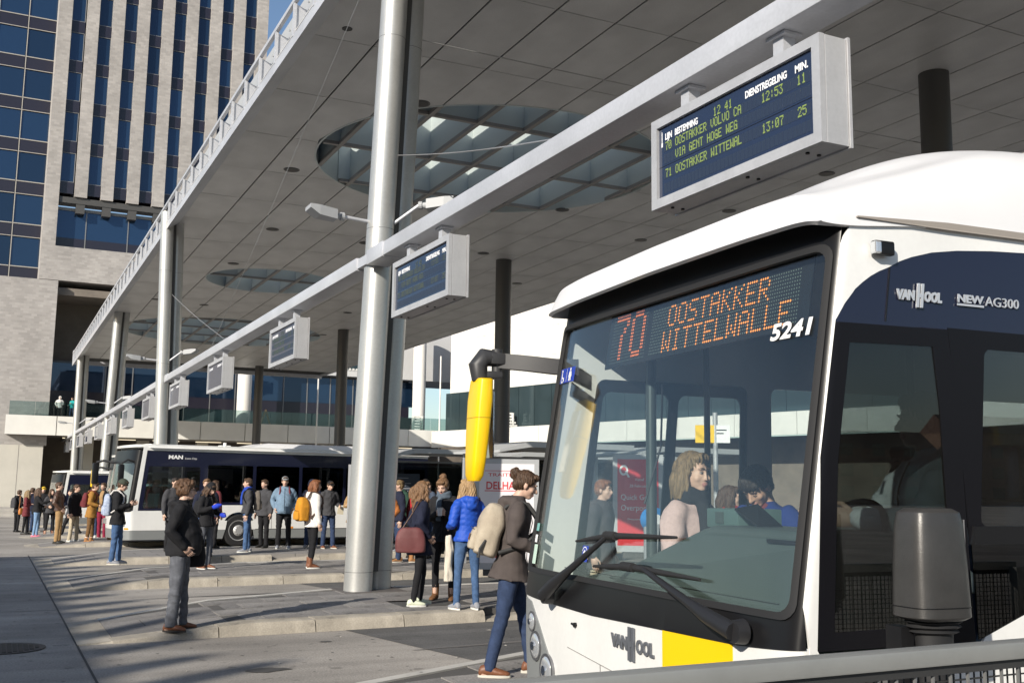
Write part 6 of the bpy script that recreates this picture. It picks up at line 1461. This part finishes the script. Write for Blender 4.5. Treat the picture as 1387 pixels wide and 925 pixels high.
backpack(P,'dark maroon backpack mostly hidden behind the man in the grey cap',mar,strap=mar,z=1.0)
P=person('person in a dark blue hooded coat with the hood pulled up, holding something white',(7.75,28.0,W_),272,1.78,'m',('hold','hold'),'stand',top=nvy,hem=.80,trouser=jeand,shoe=(gys,sol),hair=H_dk,hs='fringe',hat=('hoodup',nvy),hpitch=-22,res=1)
mb=MB(); mb.box((-.08,-.05,-.05),(.08,.05,.05),bev=.01); o=tag(obj('paper_bag',mb,wh,loc=P['A'][1][2]+P['dir']((-.06,.06,.02))),'small white paper bag held by the person with the raised blue hood','paper bag')
P=person('woman with reddish hair in a white jacket and black trousers seen from the side',(5.88,21.1,W_),35,1.73,'f',('down','down'),'shift',top=wtc,hem=.80,hood='down',trouser=blkj,fit=.6,shoe=(brl,whs),boot=.8,hair=H_rd,hs='bob',hyaw=-8,res=1)
backpack(P,'mustard yellow rucksack with a brown base on the woman in white',fab('mustard canvas',(.50,.22,.02)),strap=leath,w_=.32,d_=.24,h_=.48,z=.92,y=-.25)
P=person('young man with a black cap and charcoal jacket holding a folded paper',(8.1,27.6,W_),305,1.75,'m',('bent','down'),'stand',top=dkg,hem=.84,hood='down',trouser=jeand,fit=1.1,shoe=(brl,sol),hair=H_br,hs='short',hat=('cap',blk),hpitch=-14,res=1)
mb=MB(); mb.prism([(-.09,0,-.12),(.09,.02,-.14),(.10,.02,.06),(-.06,0,.08)],(0,.008,0)); tag(obj('folded_paper',mb,mat('cream paper',(.62,.56,.42),.8),loc=P['A'][-1][2]+P['dir']((0,.06,-.08))),'folded cream paper in the hand of the man with black cap','paper')
mb=MB(); mb.box((-.18,-.09,0),(.18,.09,.42),bev=.03); mb.tube([(-.08,0,.42),(-.06,0,.50),(.06,0,.50),(.08,0,.42)],.012,6); tag(obj('travel_bag',mb,mat('dark brown bag',(.07,.035,.03),.6),loc=(7.75,23.0,W_)),'dark brown bag standing at the edge of the big silver column','bag')
person('dark haired person in a black coat half hidden behind the man in the blue sweater',(6.55,28.3,W_),240,1.76,'m',('down','down'),'stand',top=dkg,hem=.8,trouser=blkj,shoe=(bks,sold),hair=H_br,hs='short',res=2)
person('person in a dark coat facing the black and white bus near its front wheel',(5.25,28.4,W_),60,1.72,'f',('down','down'),'stand',top=mar,hem=.75,trouser=blkj,shoe=(bks,sold),hair=H_br,hs='bob',res=2)
# students on the far left
G2='students queueing at the far platforms'
def far(label,x,y,face,**k): return person(label,(x,y,gz(y)+k.pop('z',.0)),face,res=2,group=G2,**k)
P=far('person in black puffer jacket with fur hood turned away in the far queue',1.02,47.6,60,h=1.66,sex='f',arms=('bent','bent'),top=blk,hem=.8,quilt=1,hood='fur',trouser=blkj,fit=.6,shoe=(bks,sold),hair=H_br,hs='short')
backpack(P,'grey backpack on the person with the fur hood',dkg,pocket=False); shoulderbag(P,'orange brown handbag beside the person with the fur hood',mat('orange leather',(.45,.16,.03),.5),side=1,x=.30,z=.72,w_=.3,h_=.28)
far('person in a dark jacket and jeans turned away beside the fur hooded one',1.5,47.4,70,h=1.75,top=nvy,hem=.84,trouser=jeand,shoe=(bks,sold),hair=H_br,hs='short',hood='down')
P=far('girl with long brown hair, black jacket, pale jeans and pink shoes pointing ahead',1.5,41.2,20,h=1.70,sex='f',arms=('bent','out'),top=blk,hem=.88,trouser=jeanl,fit=.55,shoe=(pks,whs),hair=H_br,hs='long',legs='shift')
shoulderbag(P,'black handbag at the hip of the girl with pink shoes',blk,side=-1,x=.24,z=.80)
far('girl in a dark grey jacket, black trousers and brown boots beside the pointing girl',2.0,42.6,320,h=1.68,sex='f',arms=('bent','bent'),top=dkg,hem=.84,trouser=blkj,fit=.55,shoe=(brl,sold),boot=.8,hair=H_br,hs='wavy')
far('person with a bright yellow hat at the back of the far queue',2.02,49.8,290,h=1.80,top=blk,hem=.8,trouser=blkj,shoe=(bks,sold),hair=H_br,hs='short',hat=('beanie',mat('yellow hat',(.75,.50,.02),.8)))
far('man in a brown leather jacket and tan trousers leaning back',1.85,34.0,12,z=.07,h=1.76,arms=('behind','pocket'),top=leath,hem=.92,trouser=tan,fit=1.1,shoe=(bks,sold),hair=H_br,hs='short',lean=-7,legs='wide')
far('man in a black jacket and cream trousers behind the leather jacket',2.3,34.6,350,z=.07,h=1.70,arms=('down','down'),top=blk,hem=.78,trouser=crm,fit=1.0,shoe=(whs,sol),hair=H_br,hs='short')
P=far('man in an ochre hooded coat and brown trousers with tan boots',2.72,34.0,10,z=.07,h=1.76,arms=('bent','bent'),top=ochre,hem=.72,hood='down',trouser=fab('brown trousers',(.14,.075,.03)),fit=.9,shoe=(tanl,sol),boot=.3,hair=H_br,hs='short',lean=4)
backpack(P,'maroon backpack on the man in the ochre coat',mar,strap=mar)
far('young man in a black jacket and wine red trousers by the white bus',3.25,36.4,255,z=.07,h=1.78,arms=('down','bent'),top=blk,hem=.86,open_=tan,trouser=fab('wine trousers',(.20,.015,.04)),shoe=(whs,sol),hair=H_br,hs='short')
far('person in tan trousers hidden behind the man with the green beanie',3.35,34.6,200,z=.07,h=1.68,arms=('down','bent'),top=blk,hem=.84,trouser=tan,shoe=(whs,sol),hair=H_dk,hs='short')
P=person('young man in a green beanie and black jacket looking at his phone',(2.42,23.7,.115),10,1.74,'m',('phone','phone'),'shift',top=blk,hem=.80,hood='down',trouser=jean,fit=.95,shoe=(gys,sol),hair=H_br,hs='short',hat=('beanie',fab('green knit',(.05,.06,.045))),hpitch=-20,res=1)
backpack(P,'white and pale blue backpack on the young man with the green beanie',mat('pale blue print',(.50,.55,.64),.7,dirt=(.16,.22,.36),vs=22),strap=wtc,z=.98,h_=.46)
mb=MB(); mb.box((-.036,-.006,-.07),(.036,.006,.07)); tag(obj('phone',mb,black,loc=P['A'][1][2]+P['dir']((-.05,.08,.05)),rot=(R(-35),0,P['rz'])),'dark phone in the hands of the young man with the green beanie','phone')
far('young man in a dark parka and jeans at the kerb of the fourth platform',3.9,35.6,350,z=.10,h=1.74,arms=('bent','down'),top=dkg,hem=.74,hood='down',trouser=jeand,shoe=(bks,sold),hair=H_dk,hs='short',legs='shift')
far('girl in a plum coat with blond hair in the far queue',1.25,44.5,10,h=1.64,sex='f',arms=('folded','folded'),top=mar,hem=.70,trouser=blkj,fit=.5,shoe=(bks,sold),hair=H_db,hs='long')
far('tall person in a navy padded jacket in the middle of the far queue',2.35,45.2,300,h=1.82,arms=('pocket','pocket'),top=nvy,hem=.84,quilt=1,trouser=jeand,shoe=(gys,sol),hair=H_br,hs='short')
far('person in a grey hooded coat walking between the far platforms',2.6,41.0,200,h=1.72,arms=('down','bent'),top=dkg,hem=.78,hood='down',trouser=blkj,shoe=(whs,sol),hair=H_dk,hs='short',legs='walk')
far('girl in an olive jacket next to the wine red trousers',3.05,37.6,280,z=.10,h=1.66,sex='f',arms=('phone','bent'),top=fab('olive cloth',(.09,.085,.04)),hem=.82,trouser=jeand,fit=.5,shoe=(whs,sol),hair=H_br,hs='long')
person('man in a charcoal coat waiting left of the black and white bus wheel',(4.05,27.2,W_),320,1.77,'m',('pocket','down'),'shift',top=dkg,hem=.72,trouser=blkj,shoe=(bks,sold),hair=H_dk,hs='short',res=2)
person('girl in a camel coat with long dark hair by the parked bus rear',(8.6,27.0,W_),250,1.66,'f',('folded','folded'),'shift',top=tan,hem=.70,trouser=blkj,fit=.5,shoe=(bks,sold),hair=H_dk,hs='long',res=2)
person('young man in a dark green jacket just beyond the big silver column',(9.4,25.6,W_),230,1.78,'m',('bent','down'),'stand',top=fab('bottle green cloth',(.02,.05,.035)),hem=.86,hood='down',trouser=jeand,shoe=(gys,sol),hair=H_br,hs='short',res=1)
person('girl in a beige coat under the shelter roof between the others',(10.2,25.0,W_),260,1.67,'f',('phone','phone'),'stand',top=crm,hem=.72,trouser=blkj,fit=.5,shoe=(bks,sold),hair=H_br,hs='long',hpitch=-18,res=1)
person('person in a black coat waiting under the shelter beside the red jacket',(9.6,24.3,W_),300,1.74,'m',('down','pocket'),'stand',top=blk,hem=.74,trouser=jeand,shoe=(bks,sold),hair=H_br,hs='short',res=1)
# middle group
G3='girls chatting beside the big silver column'
person('girl in a rust coloured jacket and brown scarf with white sneakers looking left',(7.45,21.1,W_),222,1.70,'f',('pocket','pocket'),'shift',top=ornj,hem=.82,trouser=blkj,fit=.5,shoe=(whs,whs),hair=H_dk,hs='pony',scarf=fab('brown scarf',(.09,.06,.04)),res=1,hyaw=10)
person('fair haired young man in a navy jacket behind the rust coloured jacket',(8.15,22.3,W_),200,1.76,'m',('down','down'),'stand',top=nvy,hem=.86,trouser=jeand,shoe=(tanl,sol),hair=H_db,hs='fringe',res=1)
person('girl with brown hair and a red jacket showing between the waiting people',(8.45,22.2,W_),30,1.63,'f',('down','down'),'stand',top=redf,hem=.86,trouser=jeand,shoe=(tanl,sol),boot=.8,hair=H_lb,hs='bob',res=1)
P=person('girl with wavy blond hair in a navy coat, black leggings and pale sneakers',(5.47,14.08,W_),20,1.70,'f',('pocket','pocket'),'cross',top=nvy,hem=.70,trouser=blkj,fit=.45,shoe=(neon,whs),hair=H_lb,hs='wavy',group=G3,hyaw=-10)
shoulderbag(P,'large maroon shoulder bag on the girl in the navy coat',fab('maroon leather',(.13,.045,.045),.5,vs=5),side=1,x=.22,y=-.20,z=.74,w_=.44,d_=.16,h_=.36,strap=leath,yaw=75,tilt=0)
P=person('girl with a bun and grey blue scarf in black, looking down at a paper cup',(6.02,14.55,W_),262,1.76,'f',('hold','hold'),'stand',top=blk,hem=.82,trouser=blkj,fit=.5,shoe=(fab('brown suede',(.15,.07,.03)),sold),boot=1.1,hair=H_lb,hs='bun',scarf=fab('grey blue scarf',(.085,.11,.14),var=.25,vs=20),hpitch=-22,hyaw=-12,group=G3)
cp=P['A'][1][2].lerp(P['A'][-1][2],.5)+P['dir']((0,.085,.02)); mb=MB(); mb.cyl((0,0,-.05),.030,.105,20,0,'z',.041); c=obj('paper_cup',mb,mat('cup paper',(.72,.71,.69),.6),loc=cp,smooth=40); tag(c,'white paper cup held by the girl with the bun','cup'); mb=MB(); mb.cyl((0,0,.055),.043,.012,20); obj('lid',mb,whs,c,smooth=40)
P=person('girl in a royal blue quilted jacket with long straight blond hair, back turned',(5.90,13.4,W_),118,1.73,'f',('bent','bent'),'stand',top=roy,hem=.90,quilt=2,hood='down',trouser=jean,fit=.5,shoe=(gys,whs),hair=H_bl,hs='long',hyaw=18,group=G3)
b=P; mb=MB(); q0=b['up'](-.24,.10,.98); pts=[Vector((0,0,0)),Vector((.015,0,-.2)),Vector((0,.01,-.42)),Vector((.01,0,-.62))]; mb.tube(pts,[.045,.06,.055,.065],8,sx=1.0); me=remesh(mb,.012,2); displace(me,.012,30,5,(3,3,.4)); me.materials.append(fab('cream knit',(.55,.50,.42))); tag(obj('knit_scarf',me,None,loc=q0),'long cream knitted scarf hanging beside the blue quilted jacket','scarf')
shoulderbag(P,'small patterned bag on the hip of the girl in the blue jacket',mat('patterned cloth',(.30,.20,.22),.8,dirt=(.06,.03,.05),vs=40),side=1,x=.26,y=-.02,z=.74,w_=.26,h_=.24)
P=person('person with hair in a knot, grey brown parka and jeans striding towards the bus door',(4.22,8.62,W_),4,1.80,'f',('bent','bent'),'step',top=parka,hem=.80,hood='down',trouser=jeand,fit=.75,shoe=(brl,sol),hair=H_br,hs='lowbun',lean=6,hpitch=-14,skin=skin_m)
backpack(P,'worn cream canvas backpack on the person in the grey brown parka',mat('cream canvas',(.46,.40,.31),.85,dirt=(.30,.25,.19),vs=5,bump=.3,bs=140),strap=fab('dark strap',(.05,.05,.05)),slack=.013,patch=1,w_=.34,d_=.23,h_=.46,z=.98,y=-.25,tilt=9)
person('dark haired man in a slate jacket standing between the chatting girls in the distance',(9.15,23.3,W_),80,1.80,'m',('down','down'),'stand',top=slate,hem=.84,trouser=jeand,shoe=(bks,sold),hair=H_dk,hs='short',res=1)
person('child in a red jacket partly hidden behind the blue quilted jacket',(8.75,18.6,W_),200,1.30,'f',('down','down'),'stand',top=redf,hem=.84,trouser=jeand,shoe=(gys,sol),hair=H_br,hs='bob',res=1)
# on the station balcony
person('person in a white hooded top on the station balcony',(4.5,93.3,6.95),300,1.8,'m',('bent','pocket'),'stand',top=wtc,hem=.84,hood='down',trouser=blkj,shoe=(bks,sold),hair=H_dk,hs='short',res=2,group='people on the station balcony',hat=('hoodup',wtc))
person('person in a teal jacket on the station balcony',(5.45,93.2,6.95),250,1.75,'m',('hold','bent'),'wide',top=teal,hem=.88,trouser=jeand,shoe=(whs,sol),hair=H_br,hs='short',res=2,group='people on the station balcony')
# seen through the bus glass
G4='people on the platform seen through the windscreen'
P=person('girl with a thick red scarf carrying a tan bag, seen through the windscreen',(6.62,8.6,W_),20,1.66,'f',('folded','folded'),'stand',top=fab('dusty blue coat',(.07,.08,.11)),hem=.7,trouser=blkj,fit=.6,shoe=(bks,sold),hair=H_br,hs='bob',scarf=redf,res=1,group=G4,hyaw=-30)
shoulderbag(P,'tan leather bag carried by the girl with the red scarf',mat('tan leather',(.48,.24,.10),.5,var=.15,vs=9),side=-1,x=.20,y=.16,z=.86,w_=.34,h_=.26,yaw=20)
P=person('girl with brown hair and black coat seen through the left part of the windscreen',(6.55,11.6,W_),250,1.68,'f',('down','bent'),'stand',top=blk,hem=.75,trouser=blkj,shoe=(brl,sold),hair=H_br,hs='wavy',res=1,group=G4)
shoulderbag(P,'brown handbag of the girl in the black coat beyond the windscreen',leath,side=1,x=.28,z=.74)
person('young man with light brown hair in a black coat beyond the windscreen',(6.75,12.3,W_),290,1.74,'m',('down','phone'),'stand',top=blk,hem=.75,trouser=jeand,shoe=(brl,sold),hair=H_lb,hs='short',res=1,group=G4)
person('person in a dark hooded coat with a beige trousers leg beyond the windscreen edge'.replace(' a beige trousers leg',' beige trousers'),(6.35,10.6,W_),330,1.72,'m',('down','down'),'stand',top=dkg,hem=.72,hood='down',trouser=crm,shoe=(bks,sold),hair=H_rd,hs='short',res=1,group=G4)
# inside the bus
bm_=Matrix.Translation(bus.location)@Matrix.Rotation(R(-4),4,'Z')
def inb(u,v,z=.36): q=bm_@Vector((u,v,z)); return tuple(q)
G5='people inside the city bus'
P=person('woman with dark blond bobbed hair in a pink coat and black scarf boarding the bus',inb(.70,1.93),318,1.60,'f',('folded','folded'),'stand',top=pinkc,hem=.70,trouser=blkj,fit=.6,shoe=(bks,sold),hair=H_db,hs='bob',scarf=blk,group=G5,hyaw=-8,eyes='open')
shoulderbag(P,'grey strapped bag over the shoulder of the woman in pink',dkg,side=-1,x=.24,z=.80,w_=.28,h_=.26)
person('dark haired young man in a blue jacket and maroon shirt looking down inside the bus',inb(1.22,1.98),222,1.57,'m',('folded','folded'),'stand',top=fab('blue jacket',(.012,.03,.15)),hem=.8,shirt=mar,trouser=jeand,shoe=(bks,sold),hair=H_dk,hs='fringe',hpitch=-38,group=G5,collar=0,skin=skin_t)
person('bus driver in a white shirt seated behind the wheel',inb(1.12,.62),180,1.78,'m',('wheel','wheel'),'sit',top=fab('white shirt',(.62,.64,.66)),hem=.92,trouser=nvy,shoe=(bks,sold),hair=H_dk,hs='short',sit=1.02,group=G5,res=0)
person('passenger in a red coat standing in the aisle behind the driver',inb(2.0,1.7),200,1.66,'f',('down','bent'),'stand',top=redf,hem=.7,trouser=blkj,shoe=(bks,sold),hair=H_dk,hs='bob',res=1,group=G5)
